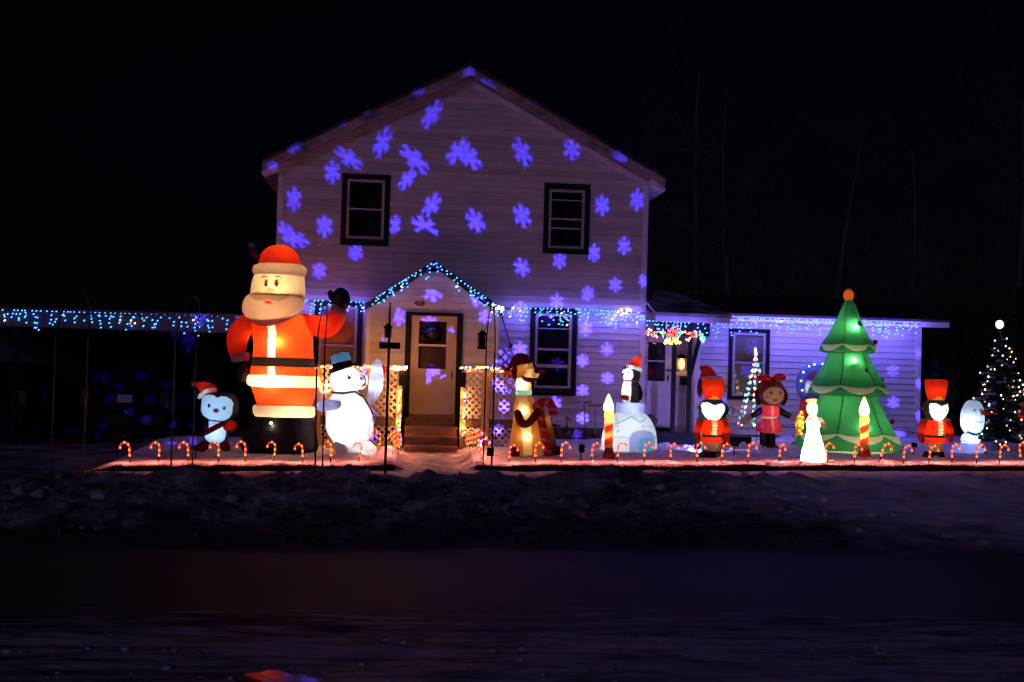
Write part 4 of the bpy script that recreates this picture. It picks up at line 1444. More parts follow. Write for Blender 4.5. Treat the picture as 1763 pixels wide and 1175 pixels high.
f.lamp(1327, 708, .9, (1, .7, .7), dep=-4)
f.lamp(1327, 733, .8, (1, .7, .6), dep=-4)
f.lamp(1328, 680, .5, WARMC, dep=-4)

# ---- angel blow mould
f = Fig('lit_angel', 'brilliant white glowing plastic angel with an amber wing at the front of the lawn', 'angel figure', 1401, 793, -4.05)
AW = fabric('plastic_white', (.80, .76, .66), .6, (.95, .88, .72))
f.shell([(1396, 1404, 692), (1391, 1406, 696), (1389, 1407.5, 703), (1390, 1407, 710), (1394, 1404, 716), (1390, 1410, 721), (1388, 1412.5, 728), (1390, 1410, 738), (1388, 1412, 748), (1385, 1416, 762), (1381, 1420, 778), (1378, 1424, 795)], [('face', SKIN, inell(1401.5, 706, 3.4, 5)), ('gown', AW, None)], ratio=.85, n=80, step=.9)
f.limb('arm', AW, [(1408, 722, -6), (1414, 731, -10), (1416, 735, -12), (1410, 730, -14)], [4, 4.4, 4, 3])
f.limb('arm', AW, [(1392, 722, -8), (1398, 730, -14), (1408, 722, -16)], [4, 4, 3])
AMB = fabric('plastic_amber', (.75, .36, .05), .6, (.95, .5, .06))
mb = MB()
mb.ell(f.p(1380, 729, 8), 7.5 * f.k, 2.5 * f.k, 23 * f.k, 18, 14, rot=-.12)
mb.build('wing', AMB, f.root, True)
for i, (a, b) in enumerate([(1381, 711), (1378, 717), (1383, 719), (1379, 725), (1384, 728), (1378, 733), (1383, 737), (1378, 742), (1381, 747)]):
    f.ball('bulb', B_GOLD, a, b, 1.3, dep=4)
mb = MB()
mb.tube([f.p(1397 + 8 * math.cos(t), 690 + 2 * math.sin(t), 8 * math.sin(t)) for t in [i * PI / 12 for i in range(25)]], 1.4 * f.k, 8)
mb.build('halo', lampmat('halo_gold', (1, .55, .12), 2.0), f.root, True)
f.lamp(1401, 735, 40, (1, .80, .52), dep=-2)
f.lamp(1401, 778, 110, (1, .78, .48), dep=-3)
f.lamp(1399, 704, 5, (1, .85, .6), dep=-1)
f.lamp(1413, 732, 1.5, (1, .8, .5), dep=-10, r=.01)
f.lamp(1398, 729, 1.2, (1, .8, .5), dep=-14, r=.01)
f.lamp(1380, 729, .8, (1, .6, .2), dep=8, r=.01)

GLOBE = glassmat('globe_vinyl', (.60, .68, .95), .03)
if True:
    n, l = GLOBE.node_tree.nodes, GLOBE.node_tree.links
    base = n['Material Output'].inputs['Surface'].links[0].from_socket
    tl = n.new('ShaderNodeBsdfTranslucent')
    tl.inputs['Color'].default_value = (.25, .35, .95, 1)
    df = n.new('ShaderNodeBsdfDiffuse')
    df.inputs['Color'].default_value = (.25, .35, .9, 1)
    ad = n.new('ShaderNodeMixShader')
    l.new(tl.outputs[0], ad.inputs[1])
    l.new(df.outputs[0], ad.inputs[2])
    m2 = n.new('ShaderNodeMixShader')
    m2.inputs[0].default_value = .38
    l.new(base, m2.inputs[1])
    l.new(ad.outputs[0], m2.inputs[2])
    l.new(m2.outputs[0], n['Material Output'].inputs['Surface'])
# ---- snow globe behind the inflatable tree
f = Fig('inflatable_snow_globe', 'blue tinted clear inflatable snow globe half hidden by the green inflatable tree', 'snow globe', 1405, 735, -1.1, GINF)
mb = MB()
mb.ell(f.p(1404, 662), 34 * f.k, 28 * f.k, 37.5 * f.k, 40, 26)
mb.build('clear_dome', GLOBE, f.root, True)
f.shell([(1388, 1414, 676), (1382, 1418, 684), (1378, 1421, 692), (1376, 1423, 710), (1376, 1423, 740), (1380, 1419, 775)], [('base', fabric('nylon_rose', (1, 1, 1)), None)], ratio=.9, n=50)
f.shell([(1390, 1400, 650), (1388, 1403, 656), (1386.5, 1404, 665), (1386, 1404, 673), (1386, 1405, 680)], [('gnome_beard', WHITE, None)], ratio=.9, n=40)
f.limb('gnome_hat', RED, [(1396, 653), (1400, 645), (1404, 639)], [8, 5, 2])
f.lamp(1395, 668, 1.6, COOLC, dep=-2)
f.lamp(1404, 640, 2.2, (.6, .75, 1), dep=6)
f.lamp(1400, 710, .6, WARMC, dep=-4)
for a, b in [(1377, 641), (1387, 631), (1373, 656), (1396, 628), (1375, 672), (1410, 627)]:
    f.ball('bulb', lampmat('bulb_ice', (.55, .75, 1.0), 4.5), a, b, 1.5, dep=-18)

# ---- big inflatable tree
f = Fig('inflatable_tree', 'large green three tiered inflatable Christmas tree with an orange bulb on top', 'inflatable tree', 1462, 772, -1.9, GINF)
NL = 6


def lob(a, y):
    t = (a - PI / 6 + PI / 6) / (2 * PI / NL) % 1
    return 1 + .055 * abs(math.sin(PI * t)) ** .7 - .03


def tierparts(nm, y0, amp, h):
    def trim(u, v, fr, th):
        t = th / (2 * PI / NL) % 1
        s_ = 4 * t * (1 - t)
        return y0 - 1 + amp * .25 * s_ < v < y0 + amp * s_ + .5
    def seam(i):
        def f_(u, v, fr, th):
            t = th / (2 * PI / NL) - i
            t = t - NL if t > NL / 2 else t
            return abs(t) < .016 and v < y0 - 1
        return f_
    return [('swag_trim', CREAM, trim), ('seam', fabric('nylon_seam', (.01, .12, .03), .3, (.015, .16, .04)), [seam(i) for i in range(NL)]), (nm, GREEN, None)]


f.shell([(1456, 1468, 517), (1451, 1473, 527), (1443, 1479, 545), (1434, 1487, 563), (1426, 1494, 578), (1416, 1503, 592), (1412, 1508, 600), (1413, 1507, 606), (1424, 1497, 609)], tierparts('tier', 594, 11, 0), ratio=.88, n=216, step=.5, lobes=lob)
f.shell([(1432, 1489, 600), (1424, 1496, 616), (1415, 1505, 635), (1406, 1513, 650), (1397, 1522, 664), (1393, 1526, 672), (1395, 1524, 678), (1410, 1510, 682)], tierparts('tier', 665, 13, 0), ratio=.88, n=216, step=.5, lobes=lob, captop=False)
f.shell([(1418, 1503, 672), (1410, 1511, 690), (1400, 1519, 708), (1389, 1529, 728), (1378, 1538, 744), (1372, 1545, 755), (1372, 1546, 764), (1380, 1540, 774)], tierparts('tier', 746, 15, 0), ratio=.88, n=216, step=.5, lobes=lob, captop=False)
mb = MB()
mb.ell(f.p(1461, 509), 9 * f.k, 8 * f.k, 11.5 * f.k, 24, 14)
mb.build('topper_bulb', fabric('nylon_topper', (.40, .13, .02), tcol=(.55, .2, .03)), f.root, True)
f.ball('topper_cap', ORANGE, 1461, 499, 3.6, 3)
for a, b, mt, dp in [(1476, 639, RED, -35), (1524, 725, RED, -30), (1502, 590, RED, -12), (1473, 559, CREAM, -18), (1509, 655, CREAM, -22)]:
    f.ball('ornament', mt, a, b, 4.6, 4.4, dep=dp)
f.ball('zip_patch', INK, 1457, 627, 3.6, 2.2, dep=-34, ry=1.2)
TRL = (1.0, .90, .55)
f.lamp(1463, 565, 9, TRL, dep=-19)
f.lamp(1459, 583, 2, TRL, dep=-8)
f.lamp(1457, 622, 9, TRL, dep=-32)
f.lamp(1460, 650, 4, TRL, dep=-12)
f.lamp(1463, 737, 5, TRL, dep=-61)
f.lamp(1442, 708, 8, TRL, dep=-14)
f.lamp(1486, 738, 8, TRL, dep=-14)
f.lamp(1461, 509, .6, (1, .5, .2))

# ---- candles
def candle(label, bx, by, Y, yf0, yf1, ysh):
    f = Fig('lit_candle', label, 'candle figure', bx, by, Y, 'tall plastic candles')
    FL = fabric('plastic_flame', (.85, .6, .2), .65, (1.0, .72, .26))
    f.shell([(bx - .6, bx + .6, yf0), (bx - 2.6, bx + 2.6, yf0 + 5), (bx - 5.6, bx + 5.6, yf0 + 13), (bx - 8, bx + 8, yf0 + 22), (bx - 8, bx + 8, yf0 + 28), (bx - 6, bx + 6, yf1)], [('flame', FL, None)], ratio=.9, n=40)
    H = by - yf1
    cw = 7.6

    def stripe(u, v, fr, th):
        return (v / 22.0 + th / (2 * PI)) % 1 < .5 and v > yf1 + 9
    f.shell([(bx - cw, bx + cw, yf1), (bx - cw - .6, bx + cw + .6, yf1 + 4), (bx - cw, bx + cw, yf1 + 9), (bx - cw + .3, bx + cw - .3, yf1 + H * .5), (bx - cw + .6, bx + cw - .6, by - 14), (bx - cw - 1, bx + cw + 1, by - 6), (bx - 10.5, bx + 10.5, by), (bx - 11, bx + 11, by + 9)],
            [('drip', fabric('plastic_wax', (.8, .55, .12), .6, (1, .66, .12)), lambda u, v, fr, th: v < yf1 + 9 + 3 * math.sin(th * 5)), ('stripe', fabric('plastic_stripe_red', (.5, .03, .015), .6, (.8, .06, .015)), stripe),
             ('foot', fabric('plastic_foot', (.16, .05, .03), .3, (.25, .07, .03)), lambda u, v, fr, th: v > by - 13 and ysh), ('column', fabric('plastic_wax_orange', (.65, .3, .12), .6, (.95, .45, .18)), None)], ratio=.95, n=64, step=.8)
    f.lamp(bx, yf0 + 24, 40, (1, .72, .35), r=.02)
    f.lamp(bx, yf1 + 10, 4, (1, .66, .3), r=.02)
    f.lamp(bx, yf1 + H * .55, .8 if ysh else 1.8, (1, .66, .3), r=.02)
    return f


candle('tall red striped lit candle standing in front of the white igloo', 1048, 784, -3.7, 678, 709, True)
candle('tall red striped lit candle standing in front of the green inflatable tree', 1488, 779, -3.3, 683, 716, False)

# ---- small snowman leaning at right
f = Fig('inflatable_snowman', 'small pale inflatable snowman with carrot nose and coal buttons next to the lit spruce', 'inflatable snowman', 1668, 783, -2.5, GINF)
f.shell([(1669, 1683, 690), (1662, 1689, 695), (1657, 1692.5, 704), (1654.5, 1694, 715), (1654, 1694, 727), (1656, 1692, 737), (1661, 1686, 745), (1664, 1683, 748)],
        [('eye', INK, [inell(1681, 705.5, 1.5, 2.1), inell(1670, 706, 1.4, 2.1)]),
         ('smile', SKYB, lambda u, v, fr, th: inell(1678, 722, 9, 6)(u, v, fr, th) and v > 721 and not inell(1678, 720, 9, 5.4)(u, v, fr, th)),
         ('head', WHITE, None)], ratio=.9, n=100, step=.7)
mb = MB()
mb.tube([f.p(1681, 711, -12), f.p(1690, 711, -20), f.p(1701, 711.5, -24)], [r * f.k for r in (4.2, 3.2, .5)], 14)
mb.build('carrot_nose', ORANGE, f.root, True)
f.shell([(1663, 1684, 744), (1656, 1687, 751), (1654, 1688, 758), (1656, 1687, 763), (1648, 1692, 767), (1641, 1696, 774), (1639, 1698, 785)], [('belly', WHITE, band(0, 763)), ('lower_body', LAV, None)], ratio=.85, n=60)
f.limb('scarf', CYAN, [(1662, 744, -8), (1672, 748, -18), (1684, 745, -10)], [1.8, 2, 1.8])
for a, b, c in ((1679, 753, -16), (1682, 768, -22), (1684, 779, -26)):
    f.ball('coal_button', INK, a, b, 2.8, 3.2, dep=c)
f.lamp(1666, 728, 6.5, (.50, .76, 1.0), dep=-5)
f.lamp(1670, 756, 2.6, (.5, .66, 1.0), dep=-3)
f.lamp(1668, 774, 3.2, (.5, .6, 1.0), dep=-5)

# ================================================================== STRING LIGHTS
DROP = Vector((.35, 0, .35)).normalized()


def icicles(label, path, drops, dens=1.0, seed=1, warm=.05, step=.070, glow=3.4):
    """path: world points the cord hangs on; drops: (min,max) strand length"""
    r = random.Random(seed)
    t = T('icicle_lights', label, 'icicle lights', path[0], 'icicle light strings')
    wb, bb, wb2 = MB(), MB(), MB()
    wb.tube(path, .006, 5)
    d = r.uniform(0, .05)
    for a, b in zip(path[:-1], path[1:]):
        a, b = Vector(a), Vector(b)
        L = (b - a).length
        while d < L:
            p = a + (b - a) * (d / L)
            ln = r.uniform(*drops)
            k = max(1, int(ln / .078))
            q = p.copy()
            pts = [p]
            for i in range(k):
                q = q + Vector((r.gauss(0, .030), r.gauss(0, .012), -.072 + r.gauss(0, .018)))
                pts.append(q.copy())
                if r.random() > .80 * dens:
                    continue
                dd = Vector((.7 + r.gauss(0, .25), r.gauss(0, .3), .55 + r.gauss(0, .3)))
                (wb2 if r.random() < warm else bb).octa(q + Vector((0, -.012, 0)), .0125, .024, dd)
            if r.random() < .8:
                bb.octa(p + Vector((0, -.015, .005)), .0125, .024, Vector((.7, 0, .6)))
            if len(pts) > 1:
                wb.tube(pts, .0025, 3, caps=False)
            d += step * r.uniform(.6, 1.5)
        d -= L
    if glow:
        for a, b in zip(path[:-1], path[1:]):
            a, b = Vector(a), Vector(b)
            k = max(1, int((b - a).length / .28))
            for i in range(k):
                ld = bpy.data.lights.new('strand_light', 'POINT')
                ld.energy = glow
                ld.color = (.15, .105, 1.0)
                ld.shadow_soft_size = .05
                lo = bpy.data.objects.new('strand_light', ld)
                COL.objects.link(lo)
                lo.parent = t
                lo.location = a.lerp(b, (i + .5) / k) + Vector((0, -.20, -.13)) - ORG[t]
    wb.build('cord', BLACKP, t)
    bb.build('blue_bulbs', B_BLUE, t, kind='stuff')
    if wb2.V:
        wb2.build('warm_bulbs', B_WARM, t, kind='stuff')
    return t


def pl(pix, Y, sag=0):
    return [tuple(P(a, b, Y)) for a, b in pix]


icicles('blue icicle lights hung along the carport beam at far left', [tuple(P(-40, 533, -.16)), tuple(P(140, 538, -.16)), tuple(P(300, 542, -.16)), tuple(P(470, 548, -.16))], (.08, .42), seed=2, warm=.035, step=.082, glow=.25)
icicles('blue icicle lights over the lower left window behind the giant santa', pl([(500, 518), (560, 519), (632, 522)], -.09), (.08, .38), seed=3)
icicles('blue icicle lights climbing the left slope of the small entry gable', pl([(633, 523), (690, 487), (748, 452)], VY - .14), (.02, .30), seed=4, step=.075, glow=.35)
icicles('blue icicle lights down the right slope of the small entry gable', pl([(749, 453), (800, 489), (862, 532)], VY - .14), (.02, .28), seed=5, step=.075, glow=.35)
icicles('blue icicle lights along the trim between entry gable and side porch', pl([(866, 531), (990, 533), (1112, 540)], -.09), (.08, .42), seed=6)
icicles('blue icicle lights on the dark beam of the side porch', pl([(1113, 553), (1170, 556), (1222, 560)], -1.0), (.06, .20), seed=7, step=.075, glow=4.5)
icicles('blue icicle lights under the eave of the low side wing', pl([(1224, 560), (1258, 549), (1420, 552), (1585, 559)], -.44), (.08, .36), seed=8, step=.085, glow=11)
cl = T('fairy_lights', 'small cluster of warm white bulbs where the entry gable meets the wall', 'string lights', P(866, 532, VY - .16))
mb = MB()
for i in range(9):
    mb.octa(P(866 + rnd.gauss(0, 7), 532 + rnd.gauss(0, 4), VY - .17), .020, .034, Vector((.7, 0, .6)))
mb.build('bulbs', lampmat('bulb_warm_bright', (1, .78, .55), 9), cl, kind='stuff')
MB().tube([P(850, 526, VY - .16), P(866, 532, VY - .16), P(884, 533, VY - .16)], .006, 5).build('cord', BLACKP, cl)
cl = T('fairy_lights', 'few warm white bulbs on the trim near the right corner of the tall house', 'string lights', P(1075, 536, -.1))
mb = MB()
for a, b in ((1064, 537), (1070, 534), (1078, 539), (1085, 535), (1072, 541), (1081, 533)):
    mb.octa(P(a, b, -.11), .020, .034, Vector((.7, 0, .6)))
mb.build('bulbs', lampmat('bulb_warm_bright', (1, .78, .55), 9), cl, kind='stuff')
MB().tube([P(1060, 536, -.1), P(1090, 538, -.1)], .006, 5).build('cord', BLACKP, cl)

MULTI = [B_RED, B_GREEN, B_GOLD, B_WARM, B_PINK, B_BLUE]


def minis(label, pix, Y, n, jit, seed, w=(3, 1, 5, 5, 1, 1), size=.019, nl=3, el=3.2):
    r = random.Random(seed)
    t = T('mini_lights', label, 'string lights', P(*pix[0], Y), 'coloured mini lights on the porch rails')
    MB().tube([P(a, b, Y) for a, b in pix], .006, 5).build('cord', BLACKP, t)
    mb = MB()
    pts = [P(a, b, Y) for a, b in pix]
    Ls = [(q - p).length for p, q in zip(pts[:-1], pts[1:])]
    for i in range(n):
        d = sum(Ls) * (i + r.random()) / n
        k = 0
        while k < len(Ls) - 1 and d > Ls[k]:
            d -= Ls[k]
            k += 1
        p = pts[k] + (pts[k + 1] - pts[k]) * (d / Ls[k]) + Vector((r.gauss(0, jit), r.uniform(-.03, 0), r.gauss(0, jit)))
        mb.octa(p, size, size * 1.6, Vector((.7 + r.gauss(0, .3), 0, .5)), m=r.choices(range(6), w)[0])
    mb.build('bulbs', MULTI, t, kind='stuff')
    for i in range(nl):
        ld = bpy.data.lights.new('mini_light', 'POINT')
        ld.energy = el
        ld.color = (1.0, .36, .055)
        ld.shadow_soft_size = .04
        lo = bpy.data.objects.new('mini_light', ld)
        COL.objects.link(lo)
        lo.parent = t
        k = (i + .5) / nl * (len(pts) - 1)
        j = min(int(k), len(pts) - 2)
        lo.location = pts[j].lerp(pts[j + 1], k - j) + Vector((0, -.06, .03)) - ORG[t]
    return t


RF = RYF - .07
minis('warm coloured mini lights along the left porch rail behind the snowman', [(545, 632), (600, 632), (640, 632), (698, 635)], RF, 42, .018, 21, nl=4, el=5)
minis('warm coloured mini lights along the right porch rail above the lattice', [(790, 634), (840, 634), (897, 639)], RF, 30, .018, 22)
minis('coloured mini lights running down the left post beside the steps', [(688, 668), (687, 700), (686, 742)], RF, 17, .012, 23, el=5, w=(2, 1, 4, 4, 1, 1))
minis('coloured mini lights running down the right post beside the steps', [(799, 668), (799, 710), (798, 752)], RF, 17, .012, 24, el=5, w=(2, 3, 2, 2, 1, 2))
minis('tangle of pink and gold mini lights between santa and snowman', [(552, 672), (560, 662), (566, 668), (558, 676)], RF, 16, .03, 25, w=(3, 0, 3, 4, 4, 0))
minis('bright gold mini lights wound at the inner end of the left rail', [(676, 633), (690, 634), (699, 635)], RF - .03, 12, .016, 26, w=(0, 0, 6, 4, 0, 0), size=.024, nl=2, el=9)

# red bows and the little wreath on the rail
def bow(label, px, py, Y, s):
    t = T('rail_bow', label, 'bow', P(px, py, Y), 'red ribbon bows on the porch rail')
    k = mpp(px, py, Y) * s
    c = P(px, py, Y)
    for sg in (-1, 1):
        mb = MB()
        mb.ell(c + Vector((sg * 6.5 * k, 0, 1.5 * k)), 6.5 * k, 3 * k, 4.6 * k, 14, 9, rot=sg * .35)
        mb.build('loop', DRED, t, True)
        mb = MB()
        mb.bar(c + Vector((sg * .5 * k, 0, -1 * k)), c + Vector((sg * 4.5 * k, .01, -15 * k)), 4.4 * k, .012, Vector((0, 1, 0)))
        mb.build('tail', DRED, t)
    mb = MB()
    mb.ell(c + Vector((0, -1.5 * k, 0)), 2.6 * k, 2.6 * k, 2.8 * k)
    mb.build('knot', DRED, t, True)


bow('red ribbon bow on the right rail left of the puppy', 874, 636, RF - .03, 1.0)
bow('red ribbon bow on the rail end peeking out right of the puppy', 929, 640, RF - .03, .8)
bow('red ribbon bow on the left rail behind the snowman hand', 664, 634, RF - .03, .8)
mb = MB()
c = P(621, 656, RF)
for i in range(260):
    t = rnd.uniform(0, 2 * PI)
    p = Vector((c.x + (.13 + rnd.gauss(0, .022)) * math.cos(t), RF + rnd.uniform(-.04, .03), c.z + (.15 + rnd.gauss(0, .022)) * math.sin(t)))
    d = Vector((rnd.gauss(0, 1), rnd.gauss(0, .4), rnd.gauss(0, 1))).normalized() * .05
    s_ = d.orthogonal().normalized() * .011
    mb.add([p - s_, p + s_, p + d], [(0, 1, 2)])
w_ = mb.build('rail_wreath', principled('wreath_green', (1, 1, 1)), loc=tuple(c))
tagp(w_, 'small lit wreath on the left rail between snowman head and raised hand', 'wreath')
mb = MB()
for i in range(22):
    t = 2 * PI * i / 22
    mb.octa((c.x + .13 * math.cos(t), RF - .05, c.z + .15 * math.sin(t)), .015, .022, m=rnd.choice([0, 2, 3, 3, 1]))
mb.build('bulbs', MULTI, w_, kind='stuff')

# bell motif and light ribbons on the porch beam
bl = T('bell_light', 'golden bell made of red and amber bulbs under the side porch beam', 'light motif', P(1157, 578, -1.02))
mb = MB()
for i in range(120):
    v = rnd.random()
    hw = 9 + 2 * v if v < .6 else 10 + 18 * (v - .6) ** 1.1
    a, b = 1157 + rnd.uniform(-1, 1) * hw, 568 + 26 * v - (3 if v > .8 else 0) * 0
    y_cut = 594 - .018 * (a - 1157) ** 2
    b = min(b, y_cut)
    mb.octa(P(a, b, -1.03 - rnd.uniform(0, .03)), .015, .022, m=0 if v < .55 else 1)
mb.build('bulbs', [B_RED, B_GOLD], bl, kind='stuff')
mb = MB()
mb.tube([P(a, b, -1.0) for a, b in ((1146, 568), (1147, 580), (1142, 590), (1157, 595), (1172, 590), (1167, 580), (1168, 568), (1146, 568))], .008, 6)
mb.build('frame', BLACKM, bl)


def ribbon(label, pix, n, mats, seed, jit=1.2):
    r = random.Random(seed)
    t = T('ribbon_lights', label, 'light motif', P(*pix[0], -1.02), 'ribbon lights beside the bell')
    MB().tube([P(a, b, -1.01) for a, b in pix], .007, 5).build('frame', BLACKM, t)
    mb = MB()
    for i in range(n):
        k = (i + r.random()) / n * (len(pix) - 1)
        j = min(int(k), len(pix) - 2)
        a = pix[j][0] + (pix[j + 1][0] - pix[j][0]) * (k - j) + r.gauss(0, jit)
        b = pix[j][1] + (pix[j + 1][1] - pix[j][1]) * (k - j) + r.gauss(0, jit)
        mb.octa(P(a, b, -1.04), .015, .022, m=r.choices(range(len(mats)), [4, 1, 1][:len(mats)])[0])
    mb.build('bulbs', mats, t, kind='stuff')


ribbon('red bulb ribbon left of the golden bell', [(1139, 572), (1126, 572), (1116, 567), (1114, 575), (1122, 578), (1129, 577), (1131, 583)], 34, [B_RED, B_WARM, B_GREEN], 31)
ribbon('red bulb ribbon right of the golden bell', [(1174, 572), (1184, 575), (1196, 572), (1199, 580), (1190, 580), (1184, 586)], 34, [B_RED, B_WARM], 32)
ribbon('green bulb ribbon at the right end of the porch beam', [(1199, 573), (1208, 576), (1207, 582), (1212, 584), (1209, 588), (1205, 580)], 34, [B_GREEN, B_BLUE, B_RED], 33, 2.2)
ribbon('green bulb leaf just left of the golden bell', [(1144, 569), (1143, 575), (1141, 580)], 10, [B_GREEN, B_BLUE], 34, 1.5)
ribbon('green bulb leaf just right of the golden bell', [(1170, 569), (1170, 575), (1169, 581)], 10, [B_GREEN, B_BLUE], 35, 1.5)

# cone tree of coloured strands by the side window
f = Fig('cone_tree_lights', 'see through cone tree of coloured light strands before the side window', 'light tree', 1302, 738, -.95)
apex = f.p(1301, 612)
mb, wb = MB(), MB()
for k in range(9):
    a = 2 * PI * k / 9 + .2
    e_ = f.p(1303, 737) + Vector((34 * f.k * math.cos(a), 22 * f.k * math.sin(a), 0))
    wb.tube([apex, e_], .004, 4, caps=False)
    for i in range(12):
        q = apex.lerp(e_, (i + .6 + rnd.uniform(-.2, .2)) / 12.2)
        mb.octa(q, .021, .03, Vector((.3, 0, 1)), m=rnd.choice([0, 1, 2, 3, 3, 4, 5, 5, 1]))
wb.tube([f.p(1303, 738) + Vector((34 * f.k * math.cos(t * PI / 12), 22 * f.k * math.sin(t * PI / 12), 0)) for t in range(25)], .006, 5)
wb.tube([f.p(1303, 772), f.p(1301, 606)], .009, 6)
wb.build('wire_frame', CONDUIT, f.root)
mb.build('bulbs', MULTI, f.root, kind='stuff')
f.limb('topper', lampmat('topper_warm', (1, .8, .65), 2.2), [(1301.5, 611), (1301, 606), (1300.5, 600)], [2.4, 2.4, 1.4])

# wall lantern and mailbox on the side porch
LY = .42
f = Fig('wall_lantern', 'lit amber wall lantern beside the side door', 'wall lantern', 1173, 640, LY)
f.root.location.z = f.p(1173, 640).z
ORG[f.root] = Vector(f.root.location)
mb = MB()
mb.ell(f.p(1173.5, 627), 5 * f.k, 4.5 * f.k, 9 * f.k, 14, 10)
mb.build('glass', lampmat('lantern_amber', (1.0, .50, .10), 6.0), f.root, True)
mb = MB()
for a in (1166, 1181):
    for dp in (-7, 5):
        mb.bar(f.p(a, 638, dp), f.p(a, 617, dp), .012, .012)
mb.box(f.p(1164, 0).x, f.p(1183, 0).x, LY - 9 * f.k, LY + .1, f.p(1173, 640).z, f.p(1173, 637.5).z)
mb.add([f.p(1163, 617, -10), f.p(1184, 617, -10), f.p(1184, 617, 8), f.p(1163, 617, 8), f.p(1173.5, 609)], [(0, 1, 4), (1, 2, 4), (2, 3, 4), (3, 0, 4), (3, 2, 1, 0)])
mb.bar(f.p(1173.5, 611), f.p(1173.5, 611, 14), .03, .03)
mb.build('frame', BLACKM, f.root)
t = T('mailbox', 'black wall mailbox below the lit lantern', 'mailbox', P(1184, 663, .42))
a, b = P(1173, 649, .42), P(1196, 664, .42)
mb = MB()
mb.box(a.x, b.x, .38, .53, b.z, a.z - .02)
mb.build('box', BLACKM, t)
mb = MB()
mb.add([(a.x - .01, .36, a.z - .04), (b.x + .01, .36, a.z - .04), (b.x + .01, .53, a.z + .02), (a.x - .01, .53, a.z + .02), (a.x - .01, .36, a.z - .06), (b.x + .01, .36, a.z - .06), (b.x + .01, .53, a.z), (a.x - .01, .53, a.z)],
       [(0, 1, 2, 3), (7, 6, 5, 4), (0, 4, 5, 1), (1, 5, 6, 2), (2, 6, 7, 3), (3, 7, 4, 0)])
mb.build('lid', BLACKM, t)
f = Fig('porch_urn', 'dark stacked stone urn by the side door next to the igloo penguin', 'urn', 1120, 722, -.75)
f.root.location.z = .4
ORG[f.root] = Vector(f.root.location)
mb = MB()
c = f.p(1120, 722)
for z0, r_ in ((.40, .10), (.46, .13), (.50, .10), (.58, .15), (.64, .12), (.70, .15), (.77, .10), (.80, .03)):
    pass
mb.tube([(c.x, c.y, z) for z in (.40, .44, .47, .54, .58, .63, .70, .74, .80)], [.10, .12, .09, .14, .10, .15, .15, .10, .04], 18)
mb.build('body', DARKWOOD, f.root, True)
# ================================================================== CANDY CANE STAKES
CANE = fabric('cane_plastic', (.60, .05, .03), .5, (.9, .10, .04))
CANEW = fabric('cane_plastic_white', (.75, .6, .5), .5, (.9, .5, .35))
B_CANE = lampmat('bulb_cane', (1.0, .25, .04), 2.2)
CANEGLOW = principled('cane_lit_plastic', (.6, .03, .02), .4, emit=(1.0, .035, .016), estr=.75)
CANEGLOWW = principled('cane_lit_white', (.5, .10, .06), .4, emit=(1.0, .075, .035), estr=.8)


def cane_proto():
    t = T('candy_cane_stake', 'x', 'candy cane light', (0, 0, 0), 'lit candy cane stakes along the lawn edge')
    mb = MB()
    mb.tube([(0, 0, -.06), (0, 0, .13)], .009, 6)
    mb.build('stake', BLACKP, t)
    pts = [(0, 0, .10), (0, 0, .17), (0, 0, .235)]
    R_ = .075
    for i in range(1, 11):
        a = PI * i / 10
        pts.append((-R_ + R_ * math.cos(a), 0, .265 + R_ * math.sin(a)))
    pts.append((-2 * R_ - .004, 0, .235))
    mb = MB()
    pts = crom([tuple(p) + (i,) for i, p in enumerate(pts)], 3, .34)
    n_ = 10
    mb.tube([p[:3] for p in pts], .0125, n_)
    L, mi = 0, []
    for i in range(len(pts) - 1):
        L += (Vector(pts[i + 1][:3]) - Vector(pts[i][:3])).length
        for k in range(n_):
            mi.append(1 if (L / .062 + k / n_) % 1 < .26 else 0)
    mb.mi = mi + [0, 0]
    mb.build('cane', [CANEGLOW, CANEGLOWW], t, True)
    for x, z in ((0, .125), (0, .215), (-.018, .305), (-.075, .343), (-.145, .262)):
        mb = MB()
        mb.ell((x, 0, z), .019, .021, .021, 8, 6)
        mb.build('bulb', B_CANE, t, True)
    ld = bpy.data.lights.new('cane_bulb_light', 'SPOT')
    ld.spot_size = math.radians(168)
    ld.spot_blend = 1.0
    ld.energy = 9
    ld.color = (1.0, .21, .14)
    ld.shadow_soft_size = .02
    lo = bpy.data.objects.new('cane_bulb_light', ld)
    COL.objects.link(lo)
    lo.parent = t
    lo.location = (-.075, 0, .25)
    return t


cp0 = cane_proto()
first = [True]
rc = random.Random(5)


def cane(px, py, right, where, Y=None, group=None, s=1.0):
    if Y is None:
        Y = -4.4
    c = P(px, py, Y)
    o = cp0 if first[0] else copy_tree(cp0)
    first[0] = False
    o.location = (c.x, Y, ground_h(c.x, Y))
    o.rotation_euler = (rc.gauss(0, .05), rc.gauss(0, .07), (PI if right else 0) + rc.gauss(0, .22))
    s = s * rc.uniform(.93, 1.06)
    o.scale = (s, s, s)
    o['label'] = where
    if group:
        o['group'] = group
    return o


